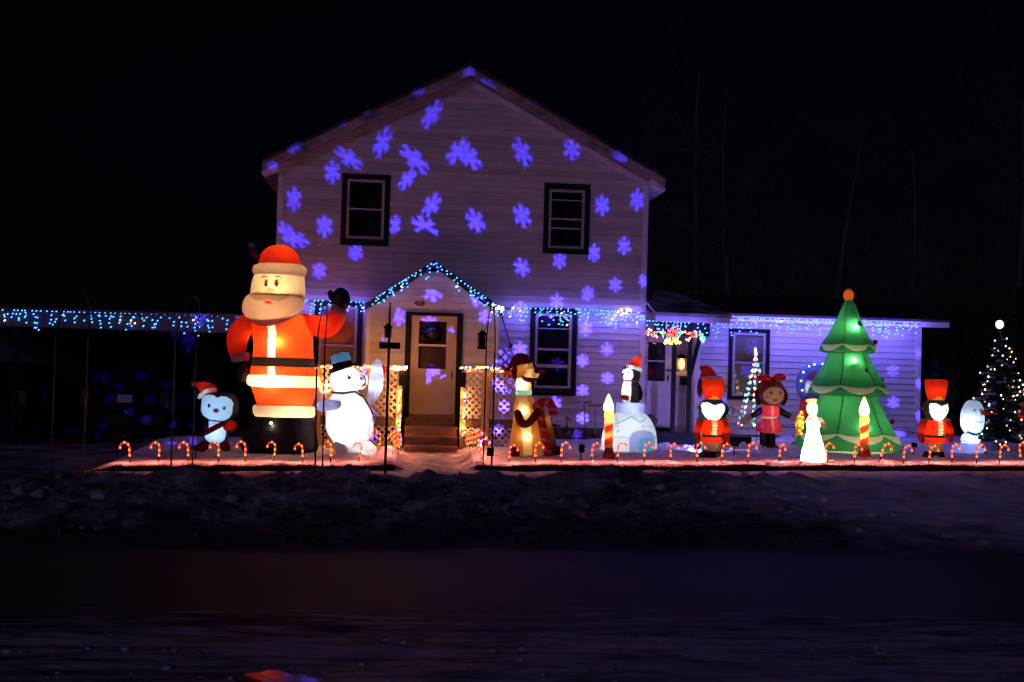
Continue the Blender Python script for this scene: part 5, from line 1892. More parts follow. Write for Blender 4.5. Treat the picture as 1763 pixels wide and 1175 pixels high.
left_row = [(224, 'end of the row nearest the driveway'), (273, 'second from the driveway end'), (324, 'just left of the small penguin'), (376, 'in front of the small penguin feet'),
            (422, 'between small penguin and santa boots'), (471, 'below the left half of the santa boots'), (521, 'below the right half of the santa boots'), (569, 'between santa boots and snowman'), (617, 'in front of the snowman foot')]
for px, wh in left_row:
    cane(px, 796, False, 'lit red candy cane stake hooking left, ' + wh)
NTH = ('first', 'second', 'third', 'fourth', 'fifth')
right_row = [(829, 'first one right of the entry steps'), (876, 'at the sitting puppy back'), (922, 'below the sitting puppy chest'), (966, 'right of the puppy paw'), (1018, 'between puppy and tall candle'), (1063, 'just right of the tall candle before the igloo'), (1109, 'below the igloo doorway'),
             (1155, 'just right of the igloo'), (1200, 'at the left boot of the left nutcracker'), (1242, 'right of the left nutcracker boots'), (1288, 'left of the doll feet'), (1341, 'below the doll right hand'), (1383, 'against the bright angel gown'), (1424, 'just right of the bright angel'),
             (1471, 'left of the candle by the green tree'), (1514, 'right of the candle by the green tree'), (1555, 'below the right corner of the green tree'), (1599, 'before the boots of the middle nutcracker'), (1639, 'between nutcracker and small snowman'), (1681, 'at the right foot of the small snowman'), (1721, 'below the lit spruce trunk'), (1758, 'last one at the right frame edge')]
for px, wh in right_row:
    cane(px, 800, True, 'lit red candy cane stake hooking right, ' + wh)
for i, (px, Y) in enumerate(((676, -4.05), (680, -3.6), (684, -3.15), (687, -2.75), (690, -2.4), (652, -3.4))):
    cane(px, 780, False, NTH[i] + ' lit candy cane stake from the front in the file left of the steps' if i < 5 else 'lit candy cane stake beside the snowman foot left of the steps', Y, 'candy canes filed along the left of the steps')
for i, (px, Y) in enumerate(((823, -4.05), (818, -3.6), (813, -3.15), (808, -2.75), (804, -2.4))):
    cane(px, 780, True, NTH[i] + ' lit candy cane stake from the front in the file right of the steps', Y, 'candy canes filed along the right of the steps')

# ================================================================== ARCH HOOPS with their hanging lanterns
hoops = [(-4.98, 'thin hoop arch of bare conduit farthest left over the driveway'), (-3.28, 'thin hoop arch of bare conduit left of the small penguin'), (-1.20, 'thin hoop arch of bare conduit in front of the giant santa right side'),
         (-.18, 'thin hoop arch of bare conduit with a square feeder hanging left of the front door'), (1.41, 'thin hoop arch of bare conduit with a lantern hanging right of the front door')]
hoop_y0, hoop_y1 = -7.2, -5.4
for i, (x, lab) in enumerate(hoops):
    t = T('hoop_arch', lab, 'hoop arch', (x, -6.3, ground_h(x, -6.3)), 'conduit hoop arches over the front path')
    g0, g1 = ground_h(x, hoop_y0) - .1, ground_h(x, hoop_y1) - .1
    lean = -.10 if i == 2 else 0
    for yy, g in ((hoop_y0, g0), (hoop_y1, g1)):
        MB().tube([(x, yy, g), (x + lean * .3, yy, 1.95 - .02)], .0125, 8).build('pole', CONDUIT if i < 2 else BLACKM, t, True)
    mb = MB()
    pts = [(x + lean * .3, hoop_y0, 1.80)]
    top = 2.62
    for k in range(17):
        a = PI - PI * k / 16
        pts.append((x + lean * .3 + ((.10 if i < 2 else .05 if i == 2 else 0)) * math.sin(a), (hoop_y0 + hoop_y1) / 2 + .9 * math.cos(a), 1.95 + (top - 1.95) * math.sin(a)))
    pts.append((x + lean * .3, hoop_y1, 1.80))
    mb.tube(pts, .0095, 8)
    mb.build('bent_pipe', BLACKM, t, True)
    if i >= 3:
        hx_ = x + .14
        ym = -6.3
        zt = 2.60
        zc = P(0, 590, ym).z if False else (P(668, 560, ym).z if i == 3 else P(830, 572, ym).z)
        nm = 'hanging_feeder' if i == 3 else 'hanging_lantern'
        lt = T(nm, 'black caged feeder with a flat tray hanging from the hoop left of the door' if i == 3 else 'black lantern hanging from the hoop right of the front door', 'bird feeder' if i == 3 else 'lantern', (hx_, ym, zc))
        cx = P(668, 575, ym).x if i == 3 else P(830, 590, ym).x
        hx_ = cx
        mb = MB()
        mb.tube([(hx_ - .03, ym, zc), (x, ym, zt)], .004, 5)
        mb.tube([(hx_ + .03, ym, zc), (x, ym, zt)], .004, 5)
        mb.build('hanger', BLACKM, lt)
        H_ = .20 if i == 3 else .24
        mb = MB()
        r_ = .055 if i == 3 else .062
        for k in range(8):
            a = 2 * PI * k / 8
            mb.tube([(hx_ + r_ * math.cos(a), ym + r_ * math.sin(a), zc - H_), (hx_ + r_ * math.cos(a), ym + r_ * math.sin(a), zc - .04)], .006, 5)
        mb.tube([(hx_, ym, zc - H_), (hx_, ym, zc - .05)], r_ * .62, 10)
        mb.build('cage', BLACKM, lt)
        mb = MB()
        mb.tube([(hx_, ym, zc - .05), (hx_, ym, zc - .03), (hx_, ym, zc + .03)], [r_ * 1.35, r_ * 1.25, .01], 14)
        mb.build('cap', BLACKM, lt)
        mb = MB()
        if i == 3:
            xa, xb = P(653, 597, ym).x, P(689, 597, ym).x
            zb, za = P(670, 603, ym).z, P(670, 590, ym).z
            mb.box(xa, xb, ym - .15, ym + .15, zb + .02, zb + .045)
            for q0, q1, q2, q3 in ((xa, xb, ym - .15, ym - .135), (xa, xb, ym + .135, ym + .15), (xa, xa + .015, ym - .135, ym + .135), (xb - .015, xb, ym - .135, ym + .135)):
                mb.box(q0, q1, q2, q3, zb + .045, za)
            mb.build('tray', BLACKP, lt)
        else:
            mb.tube([(hx_, ym, zc - H_ - .03), (hx_, ym, zc - H_)], [r_ * 1.1, r_ * 1.25], 14)
            mb.build('base', BLACKM, lt)

# ================================================================== SNOWFLAKE PROJECTORS (real slide masks in front of tiny lamps)
ARM = [(-30, .26), (-22, .44), (-22, .62), (-15, .68), (-15.5, 1.0), (-3, .90), (3, .90), (15.5, 1.0), (15, .68), (22, .62), (22, .44)]
SLIDE = principled('projector_slide', (.004, .004, .005), .8, spec=.1)


def flake(px, py, wd, ht, sh, Y, rot):
    pts = []
    for k in range(6):
        for a, r in ARM:
            t = math.radians(a + 60 * k + rot)
            x, y = r * math.cos(t), r * math.sin(t)
            q = P(px + x * wd / 2 + sh * y * ht / 2, py - y * ht / 2, Y)
            pts.append(q)
    return pts


def projector(label, px, py, Y, wallY, flakes, power, aim, d=.055, dims=(.11, .10, .10), bright=1.0):
    base = P(px, py, Y)
    gz_ = ground_h(base.x, Y)
    O = Vector((base.x, Y, gz_ + .17))
    t = T('snowflake_projector', label, 'projector light', (O.x, Y, gz_), 'snowflake projectors staked in the lawn')
    my = Y + d
    polys = []
    for f_ in flakes:
        Yf = f_[5] if len(f_) > 5 else wallY
        pp = flake(f_[0], f_[1], f_[2], f_[3], f_[4] if len(f_) > 4 else 0, Yf, rnd.uniform(-4, 4) + 30)
        m2 = []
        for q in pp:
            v = q - O
            s_ = d / v.y
            m2.append(((O.x + v.x * s_), (O.z + v.z * s_)))
        polys.append(m2)
    xs = [a for p_ in polys for a, _ in p_]
    zs = [b for p_ in polys for _, b in p_]
    x0, x1, z0, z1 = min(xs) - .016, max(xs) + .016, min(zs) - .012, max(zs) + .016
    verts = [Vector((x0, z0)), Vector((x1, z0)), Vector((x1, z1)), Vector((x0, z1))]
    faces = [[0, 1, 2, 3]]
    K = 100.0
    verts = [(v - Vector((O.x, O.z))) * K for v in verts]
    for p_ in polys:
        b = len(verts)
        # keep orientation counter-clockwise
        ar = sum(p_[i][0] * p_[(i + 1) % len(p_)][1] - p_[(i + 1) % len(p_)][0] * p_[i][1] for i in range(len(p_)))
        idx = list(range(b, b + len(p_)))
        faces.append(idx if ar > 0 else idx[::-1])
        verts += [(Vector(q) - Vector((O.x, O.z))) * K for q in p_]
    ov, oe, of, iv, ie, if_ = delaunay_2d_cdt(verts, [], faces, 1, 1e-6)
    F = [tuple(f_) for f_, src in zip(of, if_) if src == [0]]
    V = [(O.x + v.x / K, my, O.z + v.y / K) for v in ov]
    mk('slide', V, F, SLIDE, t)
    # housing: five walls joined to the rim of the slide
    yb = Y - .07
    w0 = .006
    mb = MB()
    mb.box(x0 - w0, x0, yb, my + .002, z0 - w0, z1 + w0)
    mb.box(x1, x1 + w0, yb, my + .002, z0 - w0, z1 + w0)
    mb.box(x0, x1, yb, my + .002, z0 - w0, z0)
    mb.box(x0, x1, yb, my + .002, z1, z1 + w0)
    mb.box(x0, x1, yb - w0, yb, z0 - w0, z1 + w0)
    mb.build('housing', SLIDE, t)
    MB().tube([(O.x, Y, gz_ - .08), (O.x, Y, z0 - w0)], .012, 8).build('stake', BLACKP, t)
    ld = bpy.data.lights.new('projector_lamp', 'SPOT')
    ld.energy = power
    ld.color = (.06, .035, 1.0)
    ld.shadow_soft_size = .0003
    ld.spot_size = math.radians(150)
    ld.spot_blend = .05
    lo = bpy.data.objects.new('projector_lamp', ld)
    COL.objects.link(lo)
    lo.parent = t
    lo.location = O - ORG[t]
    lo.rotation_euler = (Vector(aim) - O).to_track_quat('-Z', 'Y').to_euler()
    return t


FL = [(743, 192, 32, 54, .45), (657, 241, 32, 56, .3), (570, 292, 30, 46), (598, 268, 40, 44, -.8), (712, 270, 40, 56, -.7), (700, 305, 28, 40, .5), (788, 256, 38, 48, .5), (808, 266, 38, 50, -.5), (898, 257, 34, 54, -.3),
      (984, 252, 33, 42, -.1), (503, 340, 28, 46), (556, 387, 30, 42), (492, 400, 30, 50, -.5), (508, 408, 40, 34, -.7), (742, 350, 32, 44, .4), (730, 388, 44, 46, -.5), (713, 424, 30, 42, .4), (679, 385, 20, 42, .1), (818, 377, 34, 44, -.3), (898, 368, 33, 44, -.2),
      (1037, 350, 27, 40), (1098, 340, 26, 40), (1075, 420, 25, 34), (1023, 433, 23, 34), (963, 446, 26, 30), (897, 457, 30, 34, -.2), (823, 471, 34, 32, -.2), (610, 432, 28, 30), (547, 464, 26, 32), (655, 460, 26, 36, .3), (600, 492, 28, 34, .2), (1012, 503, 24, 28), (1060, 488, 24, 28),
      (958, 516, 26, 28), (895, 530, 28, 30), (1108, 480, 16, 24), (1098, 537, 22, 26), (1050, 548, 24, 24), (1008, 566, 24, 26), (1045, 601, 24, 24), (950, 577, 25, 24), (895, 601, 27, 27), (1003, 621, 23, 23), (1046, 651, 23, 22), (1003, 673, 23, 23), (955, 694, 25, 24), (965, 645, 23, 22), (1003, 720, 24, 22), (947, 578, 4, 4), (993, 748, 24, 18),
      (745, 503, 38, 34, 0, VY), (686, 545, 28, 32, 0, VY), (597, 545, 30, 34), (738, 553, 30, 20, 0, VY), (745, 573, 26, 14, 0, VY), (778, 571, 16, 18, 0, VY), (745, 640, 26, 16, 0, VY), (735, 652, 17, 17, 0, VY), (765, 650, 16, 11, 0, VY), (650, 590, 26, 26, 0, VY), (640, 570, 26, 20, 0, VY), (640, 615, 26, 18, 0, VY), (835, 545, 24, 26, 0, VY), (812, 520, 24, 24, 0, VY),
      (860, 665, 24, 30, -.4, RYF), (868, 700, 20, 24, 0, RYF), (858, 740, 20, 22, 0, RYF), (525, 585, 26, 50), (548, 690, 22, 44), (555, 735, 22, 30),
      (720, 158, 26, 18, .3, RY0), (588, 213, 20, 10, .5, RY0), (630, 193, 16, 10, .3, RY0), (506, 251, 28, 28, .2, RY0), (470, 286, 26, 18, 0, RY0), (808, 124, 26, 24, 0, RY0), (838, 146, 30, 22, -.6, RY0), (922, 174, 12, 8, 0, RY0), (1067, 270, 28, 28, -.2, RY0), (1128, 292, 8, 6, 0, RY0)]
projector('small black snowflake projector staked between the puppy and the tall candle', 1000, 794, -4.25, 0, [q for q in FL if q[0] >= 880], 9000, (3.5, 0, 3.6))
projector('small black snowflake projector staked right of the entry steps', 846, 797, -4.72, 0, [q for q in FL if q[0] < 880], 10500, (-.4, 0, 4.2))
FW_ = [(1537, 638, 23, 23), (1538, 693, 23, 23), (1528, 577, 19, 19), (1548, 746, 26, 16), (1582, 607, 16, 20), (1583, 660, 16, 20), (1583, 716, 16, 22), (1356, 602, 24, 22, .2), (1298, 604, 28, 28), (1286, 640, 24, 26), (1140, 600, 28, 28, 0, PW), (1132, 640, 30, 30, 0, PW), (1141, 685, 32, 34, .3, PW), (1174, 590, 24, 30, 0, PW), (1255, 620, 14, 26), (1135, 551, 24, 8, 0, -1.0), (1162, 546, 8, 4, 0, -1.0), (1240, 690, 26, 24), (1345, 660, 24, 24), (1360, 700, 24, 22),
       (1270, 515, 20, 12, 0, .3), (1690, 640, 30, 26, 0, -1.8), (1735, 640, 30, 30, 0, -1.8), (1700, 690, 28, 28, 0, -1.8), (1745, 690, 24, 28, 0, -1.8), (1715, 605, 24, 22, 0, -1.8), (1705, 740, 30, 22, 0, -1.8), (1745, 735, 24, 22, 0, -1.8), (1640, 625, 30, 36, 0, 1.0)]
projector('small black snowflake projector staked between the green tree and the nutcracker', 1572, 782, -3.0, 0, FW_[:7], 2600, (10.5, 0, 2.0))
projector('small black snowflake projector staked between the left nutcracker and the doll', 1264, 780, -3.1, 0, FW_[7:20], 1300, (6.5, 0, 2.0))
CYV = 1.2
FC = [(185, 655, 20, 20), (206, 667, 22, 14), (247, 650, 22, 20), (190, 685, 20, 16), (257, 688, 22, 18), (223, 708, 22, 16), (251, 722, 22, 16), (178, 736, 16, 16), (290, 668, 18, 16), (318, 643, 16, 20), (317, 660, 12, 12), (294, 700, 18, 16), (322, 706, 16, 24), (325, 614, 18, 12), (120, 655, 18, 20), (170, 650, 22, 14), (30, 640, 10, 14), (20, 590, 18, 8), (120, 749, 50, 8), (200, 752, 50, 8), (265, 756, 40, 8), (330, 752, 22, 16), (130, 700, 20, 20), (300, 735, 18, 18), (345, 545, 40, 34, 0, -.1), (330, 660, 14, 40), (405, 610, 20, 16, 0, -.1), (350, 720, 16, 30)]
projector('small black snowflake projector in the snow by the small penguin aimed at the carport', 337, 782, -3.6, CYV, FC, 5000, (-6, 1, 1.2))

f = Fig('blue_floodlight', 'small blue flood lamp glowing in the snow behind the left nutcracker', 'flood light', 1201, 764, -2.7)
gz_ = ground_h(f.p(1201, 764).x, f.Y)
c = Vector((f.p(1201, 764).x, f.Y, gz_ + .12))
f.root.location.z = gz_
ORG[f.root] = Vector(f.root.location)
mb = MB()
mb.tube([c + Vector((0, -.05, -.015)), c + Vector((0, 0, 0)), c + Vector((.01, .05, .02))], [.03, .055, .06], 16, caps=True)
mb.tube([c, c + Vector((0, 0, -.2))], .01, 6)
mb.build('housing', BLACKP, f.root, True)
mb = MB()
mb.tube([c + Vector((.0105, .052, .021)), c + Vector((.0115, .056, .0225))], .052, 16)
mb.build('lens', lampmat('blue_led', (.12, .12, 1.0), 20), f.root)
ld = bpy.data.lights.new('flood_lamp', 'SPOT')
ld.energy = 130
ld.color = (.30, .22, 1.0)
ld.spot_size = math.radians(140)
ld.spot_blend = .8
ld.shadow_soft_size = .05
lo = bpy.data.objects.new('flood_lamp', ld)
COL.objects.link(lo)
lo.parent = f.root
lo.location = c + Vector((.015, .085, .04)) - ORG[f.root]
lo.rotation_euler = Vector((.6, 1, .28)).to_track_quat('-Z', 'Y').to_euler()

# ================================================================== VEHICLES IN THE CARPORT
CARP = principled('dark_car_paint', (.010, .011, .016), .22, var=.15, vscale=2, spec=.5)
TYRE = principled('tyre_rubber', (.012, .012, .012), .85)
RIMM = principled('wheel_rim', (.25, .25, .27), .35, metal=.8)
PLATE = principled('plate_white', (.28, .26, .32), .5)
TAIL = principled('tail_light_red', (.04, .002, .003), .4, spec=.2)
CGL = principled('car_glass', (.006, .007, .010), .05, spec=.7)


def vehicle(name, label, cx, cy_, gz_, wd, ht, ln, group):
    t = T(name, label, 'car', (cx, cy_, gz_), group)
    hw = wd / 2
    # cross-sections seen from behind: (half width, height) outline; lofted along the length
    prof = lambda s_, top: [(-hw * .90 * s_, .22), (-hw * s_, .38), (-hw * 1.0 * s_, .75), (-hw * .985 * s_, .98), (-hw * .93 * s_, 1.06), (-hw * .86 * s_, 1.06 + (top - 1.06) * .55), (-hw * .76 * s_, top - .07), (-hw * .6 * s_, top - .012), (0, top)]
    secs = [(0.0, .94, ht * .985 if False else 1.05), (.05, .97, 1.07), (.12, .99, 1.2), (.34, 1, ht - .10), (.55, 1, ht - .02), (1.2, 1, ht), (2.4, 1, ht), (3.1, 1, ht - .06), (3.75, 1, 1.25), (4.3, .98, 1.08), (ln, .92, .9)]
    mb = MB()
    rows = []
    for y, s_, top in secs:
        p = prof(s_, max(top, 1.065))
        if top <= 1.06:
            p = [(a, min(b, top)) for a, b in p]
        full = p + [(-a, b) for a, b in reversed(p[:-1])]
        rows.append([(cx + a, cy_ + y, gz_ + b) for a, b in full])
    n = len(rows[0])
    V = [v for r in rows for v in r]
    F = []
    for i in range(len(rows) - 1):
        for k in range(n - 1):
            F.append((i * n + k, i * n + k + 1, (i + 1) * n + k + 1, (i + 1) * n + k))
        F.append((i * n + n - 1, i * n, (i + 1) * n, (i + 1) * n + n - 1))
    F += [tuple(range(n)), tuple(reversed(range((len(rows) - 1) * n, len(rows) * n)))]
    mk('body', V, F, CARP, t, True)
    # rear window on the sloping tailgate
    def gatey(z):
        return cy_ + (.05 + (z - 1.07) / max(.01, ht - .10 - 1.07) * .29) - .02
    z0, z1 = 1.13, ht - .16
    mb = MB()
    mb.add([(cx - hw * .80, gatey(z0), gz_ + z0), (cx + hw * .80, gatey(z0), gz_ + z0), (cx + hw * .70, gatey(z1), gz_ + z1), (cx - hw * .70, gatey(z1), gz_ + z1)], [(0, 1, 2, 3)])
    mb.build('rear_window', CGL, t)
    for sg in (-1, 1):
        mb = MB()
        a = [(.50, 1.10), (3.2, 1.10), (2.7, ht - .13), (.66, ht - .13)]
        mb.add([(cx + sg * (hw * (.932 if z < 1.2 else .80) + .012), cy_ + y, gz_ + z) for y, z in a], [(0, 1, 2, 3) if sg > 0 else (3, 2, 1, 0)])
        mb.build('side_window', CGL, t)
        mb = MB()
        mb.box(cx + sg * (hw - .10) - .085, cx + sg * (hw - .10) + .085, cy_ - .03, cy_ + .10, gz_ + .72, gz_ + 1.04)
        mb.build('tail_light', TAIL, t)
    MB().box(cx - hw * .93, cx + hw * .93, cy_ - .09, cy_ + .06, gz_ + .32, gz_ + .56).build('bumper', BLACKP, t)
    pl_ = MB().box(cx - .16, cx + .16, cy_ - .035, cy_ - .01, gz_ + .80, gz_ + .97).build('licence_plate', PLATE, t)
    for yy in (.85, ln - .95):
        for sg in (-1, 1):
            xx = cx + sg * (hw - .10)
            mb = MB()
            mb.tube([(xx - .11, cy_ + yy, gz_ + .33), (xx - .08, cy_ + yy, gz_ + .33), (xx + .08, cy_ + yy, gz_ + .33), (xx + .11, cy_ + yy, gz_ + .33)], [.30, .335, .335, .30], 28)
            wl = mb.build('wheel', TYRE, t, True)
            mb = MB()
            mb.tube([(xx + sg * .112 - .004, cy_ + yy, gz_ + .33), (xx + sg * .112 + .004, cy_ + yy, gz_ + .33)], .20, 20)
            mb.build('rim', RIMM, wl)
    for sg in (-1, 1):
        mb = MB()
        mb.ell((cx + sg * (hw + .10), cy_ + 3.0, gz_ + 1.08), .10, .06, .07)
        mb.build('mirror', BLACKP, t, True)
    return t


vg = ground_h(-5.6, .4)
vehicle('parked_van', 'dark van seen from behind with a pale licence plate under the carport', P(216, 660, 1.2).x, 1.2, vg + .02, 1.86, 1.72, 4.7, 'cars under the carport')
vehicle('parked_car', 'dark car under the carport cut off by the left edge', P(-28, 660, 1.4).x, 1.4, vg - .02, 1.8, 1.62, 4.5, 'cars under the carport')

# ================================================================== LIT SPRUCE
sx, sy = P(1722, 780, -1.9).x, -1.9
sz = ground_h(sx, sy)
ktop = P(1721, 575, sy).z
sp = T('lit_spruce', 'real looking snowy spruce with warm white lights at the right end of the lawn', 'Christmas tree', (sx, sy, sz))
MB().tube([(sx, sy, sz - .1), (sx, sy, ktop - .1)], [.05, .012], 8).build('trunk', DARKWOOD, sp)
fo, fl_, bu = MB(), MB(), MB()
rs = random.Random(9)
HT = ktop - sz
NB = 150
for i in range(NB):
    tt = (i + .5) / NB
    tt = 1 - (1 - tt) ** .62
    z0 = sz + .12 + (HT - .2) * tt
    L_ = (.74 * (1 - tt) ** .9 + .06) * rs.uniform(.78, 1.1)
    a = i * 2.399 + rs.gauss(0, .25)
    dr = Vector((math.cos(a), math.sin(a), rs.uniform(-.12, .22) + .25 * tt))
    n_s = max(5, int(L_ / .022))
    flocked = nz(i * .37, tt * 9, 1.0, 60) > .02
    for k in range(n_s):
        u = (k + .5) / n_s
        q = Vector((sx, sy, z0)) + dr * (L_ * u) + Vector((0, 0, -.16 * L_ * u * u))
        wd = .055 * (1 - .55 * u) + .03
        for j in range(9):
            d = (dr * .55 + Vector((rs.gauss(0, 1), rs.gauss(0, 1), rs.gauss(-.1, .6))).normalized()).normalized() * rs.uniform(.5, 1.15) * wd
            top = flocked and u > .45 and rs.random() < .42
            s_ = d.cross(Vector((rs.gauss(0, 1), rs.gauss(0, 1), rs.gauss(0, 1)))).normalized() * (.010 if top else .0055)
            p = q + Vector((rs.gauss(0, .02), rs.gauss(0, .02), .015 if top else rs.gauss(0, .012)))
            (fl_ if top else fo).add([p - s_, p + s_, p + d], [(0, 1, 2)])
    if rs.random() < .62:
        u = rs.uniform(.6, 1.0)
        q = Vector((sx, sy, z0)) + dr * (L_ * u) + Vector((0, 0, -.16 * L_ * u * u + .02))
        r_ = rs.choice([.010, .013, .015])
        bu.ell(q + dr * .03, r_, r_, r_ * 1.3, 8, 5)
fo.build('foliage', principled('spruce_needles', (.014, .040, .018), .7, var=.4, vscale=6), sp, kind='stuff')
fl_.build('snow_clumps', principled('flocked_snow', (.45, .43, .47), .8), sp, kind='stuff')
bu.build('bulbs', B_WHITE, sp, True, kind='stuff')
c = P(1721, 559, sy)
mb = MB()
for k in range(6):
    a = PI * k / 6
    d = Vector((math.cos(a), 0, math.sin(a)))
    mb.bar(c - d * .082, c + d * .082, .020, .020, Vector((0, 1, 0)))
mb.ell(c, .035, .03, .035)
mb.build('star', lampmat('star_lamp', (1, .85, .66), 4), sp)
MB().tube([c - Vector((0, 0, .09)), Vector((sx, sy, ktop - .12))], .012, 6).build('star_stem', CONDUIT, sp)

# ================================================================== BACKGROUND TREES
BARK = principled('dark_bark', (.10, .085, .10), .9, var=.5, vscale=6, bump=.6, bscale=20, stretch=(3, 3, .5))


def bare_tree(label, px, Y, top_py, lean, seed, r0=.16):
    r = random.Random(seed)
    x = P(px, 600, Y).x
    g = -.3
    H_ = P(px, top_py, Y).z - g
    t = T('bare_tree', label, 'tree', (x, Y, g), 'bare winter trees behind the house')
    tr, cr = MB(), MB()
    pts = []
    for i in range(9):
        s_ = i / 8
        pts.append(Vector((x + lean * s_ * H_ * .25 + .25 * math.sin(s_ * 4 + seed), Y + .2 * math.sin(s_ * 3 + seed * 2), g + H_ * s_)))
    tr.tube(pts, [r0 * (1 - .85 * i / 8) for i in range(9)], 9)
    tr.build('trunk', BARK, t, True)

    def br(p, d, L_, rad, dep):
        q = [p]
        dd = d.copy()
        for k in range(4):
            dd = (dd + Vector((r.gauss(0, .16), r.gauss(0, .16), r.gauss(.05, .12)))).normalized()
            q.append(q[-1] + dd * (L_ / 4))
        cr.tube(q, [rad * (1 - .75 * k / 4) for k in range(5)], 5, caps=False)
        if dep > 0:
            for k in (1, 2, 3, 4):
                for _ in range(2 if dep > 1 else 1):
                    n = (dd + Vector((r.gauss(0, .7), r.gauss(0, .7), r.gauss(.15, .5)))).normalized()
                    br(q[k], n, L_ * r.uniform(.45, .7), rad * .5, dep - 1)
    for i in range(11):
        s_ = r.uniform(.3, .98)
        k = min(7, int(s_ * 8))
        p = pts[k].lerp(pts[k + 1], s_ * 8 - k)
        a = r.uniform(0, 2 * PI)
        br(p, Vector((math.cos(a), math.sin(a), r.uniform(.3, 1.1))).normalized(), H_ * r.uniform(.16, .30), r0 * .30 * (1.2 - s_), 2)
    cr.build('crown', BARK, t, True)


bare_tree('tall dark bare tree just right of the house gable', 1183, 13, 120, .12, 1)
bare_tree('tall dark bare tree with a kinked trunk above the side wing', 1262, 11, 150, -.10, 2, .19)
bare_tree('slender dark bare tree above the middle of the side wing', 1440, 17, 230, .25, 3)
bare_tree('leaning dark bare tree above the right end of the side wing', 1600, 12, 260, -.45, 4, .14)
bare_tree('dark bare tree far right behind the lit spruce', 1735, 15, 170, .1, 5, .2)
for lab, px, Y, py, wd in (('dark evergreen tree at the right corner of the side wing', 1640, 6.5, 545, 1.3), ('dark evergreen tree beyond the lit spruce at the right edge', 1770, 8, 470, 1.8)):
    x = P(px, 700, Y).x
    t = T('evergreen_tree', lab, 'evergreen', (x, Y, 0), 'dark evergreens at the right')
    H_ = P(px, py, Y).z
    MB().tube([(x, Y, -.2), (x, Y, H_ * .9)], [.12, .02], 8).build('trunk', BARK, t)
    mb = MB()
    r = random.Random(int(px))
    for i in range(1500):
        tt = r.random() ** 1.3
        rr = wd * (1 - tt) ** .9 * (.55 + .45 * r.random()) * (.85 + .2 * math.sin(tt * 40))
        a = r.uniform(0, 2 * PI)
        p = Vector((x + rr * math.cos(a), Y + rr * math.sin(a), .15 + H_ * tt))
        for k in range(3):
            d = Vector((math.cos(a) + r.gauss(0, .5), math.sin(a) + r.gauss(0, .5), r.gauss(-.2, .4))).normalized() * r.uniform(.12, .24)
            s_ = d.cross(Vector((r.gauss(0, 1), r.gauss(0, 1), r.gauss(0, 1)))).normalized() * .03
            mb.add([p - s_, p + s_, p + d], [(0, 1, 2)])
    mb.build('crown', principled('evergreen_needles', (.03, .05, .03), .8, var=.4, vscale=3), t, kind='stuff')

# ================================================================== TOYS BY THE WALL, CORDS
TRED = principled('toy_red_paint', (.22, .02, .025), .45, var=.2)
TBLUE = principled('toy_blue_plastic', (.02, .025, .10), .5)


def torus(mb, c, R_, r_, n=22, m=0, ax=0):
    pts = []
    for i in range(n + 1):
        a = 2 * PI * i / n
        pts.append(Vector(c) + (Vector((R_ * math.cos(a), 0, R_ * math.sin(a))) if ax == 0 else Vector((0, R_ * math.cos(a), R_ * math.sin(a)))))
    mb.tube(pts, r_, 7, caps=False, m=m)


f = Fig('child_tricycle', 'small red tricycle with a dark seat parked against the house wall', 'tricycle', 962, 757, -.75)
Yt = f.Y
gz_ = ground_h(f.p(962, 757).x, Yt)
f.root.location.z = gz_
ORG[f.root] = Vector(f.root.location)
for a, b, r_, dp in ((979, 747, 8.2, 0), (952, 750, 5.6, -7), (952, 750, 5.6, 7)):
    mb = MB()
    torus(mb, f.p(a, b, dp), r_ * f.k, 1.3 * f.k)
    wl = mb.build('wheel', TYRE, f.root, True)
    mb = MB()
    for k in range(6):
        t = 2 * PI * k / 6
        mb.tube([f.p(a, b, dp), f.p(a, b, dp) + Vector((math.cos(t), 0, math.sin(t))) * r_ * f.k], .3 * f.k, 4)
    mb.build('spokes', CONDUIT, wl)
mb = MB()
mb.tube([f.p(979, 747), f.p(977, 732), f.p(975, 720)], 1.1 * f.k, 7)
mb.tube([f.p(977, 733), f.p(966, 738), f.p(955, 741), f.p(952, 749)], 1.3 * f.k, 7)
mb.tube([f.p(952, 750, -7), f.p(952, 750, 7)], .9 * f.k, 6)
mb.build('frame', TRED, f.root, True)
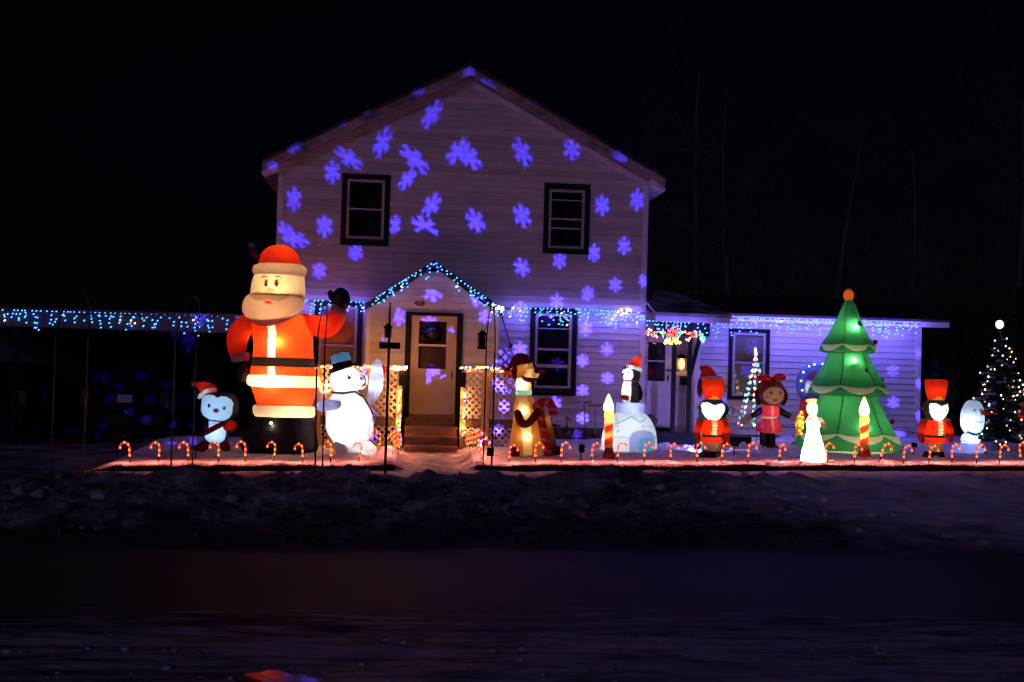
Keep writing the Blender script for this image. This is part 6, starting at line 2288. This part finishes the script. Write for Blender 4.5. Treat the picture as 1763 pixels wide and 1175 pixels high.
f.limb('seat', TBLUE, [(949, 721), (949, 728), (954, 733), (964, 733)], [1.2, 1.8, 2.4, 1.6], n=12)
f.limb('handlebar', TRED, [(981, 724, -6), (976, 719, -2), (975, 718, 3), (980, 723, 7)], [1.1, 1.1, 1.1, 1.1], n=10)

for lab, px, col, dpt in (('red brown kick scooter leaning by the wall left of the tall candle', 1024, TRED, -.7), ('olive kick scooter at the wall between tricycle and red scooter', 1005, principled('toy_olive_paint', (.10, .09, .03), .5), -.5)):
    f = Fig('kick_scooter', lab, 'scooter', px, 757, dpt, 'kick scooters by the wall')
    gz_ = ground_h(f.p(px, 757).x, f.Y)
    f.root.location.z = gz_
    ORG[f.root] = Vector(f.root.location)
    o_ = px - 1024
    yo = 0 if px == 1024 else -6
    mb = MB()
    mb.tube([f.p(1025 + o_, 750), f.p(1025 + o_, 699 + yo)], 1.0 * f.k, 7)
    mb.build('stem', CONDUIT if px == 1024 else col, f.root, True)
    f.limb('handlebar', col, [(1013 + o_, 698 + yo), (1025 + o_, 699 + yo), (1037 + o_, 698 + yo)], [1.3, 1.7, 1.3], n=10)
    mb = MB()
    mb.bar(f.p(1023 + o_, 752), f.p(1000 + o_ + 24 + 14, 753, 12), 5 * f.k, 1.6 * f.k)
    mb.build('deck', col, f.root)
    for a, dp in ((1023, -2), (1041, 14)):
        mb = MB()
        torus(mb, f.p(a + o_, 752, dp), 3.2 * f.k, 1.0 * f.k, 14)
        mb.build('wheel', TYRE, f.root, True)
mb = MB()
mb.tube([P(a, b, -.12) for a, b in crom([(1335, 733), (1375, 737), (1420, 738), (1500, 741), (1545, 741), (1588, 748)], 0, 8)], .010, 6)
tagp(mb.build('extension_cord', BLACKP, loc=tuple(P(1335, 733, -.12))), 'black extension cord running along the foot of the side wing wall', 'cord')
mb = MB()
mb.tube([P(a, b, VY - .05) for a, b in ((864, 546), (872, 572), (879, 594))], .012, 6)
mb.ell(P(879, 596, VY - .05), .03, .03, .05)
tagp(mb.build('hanging_cable', BLACKP, loc=tuple(P(864, 546, VY - .05))), 'black cable and plug hanging below the warm bulbs at the gable end', 'cable')
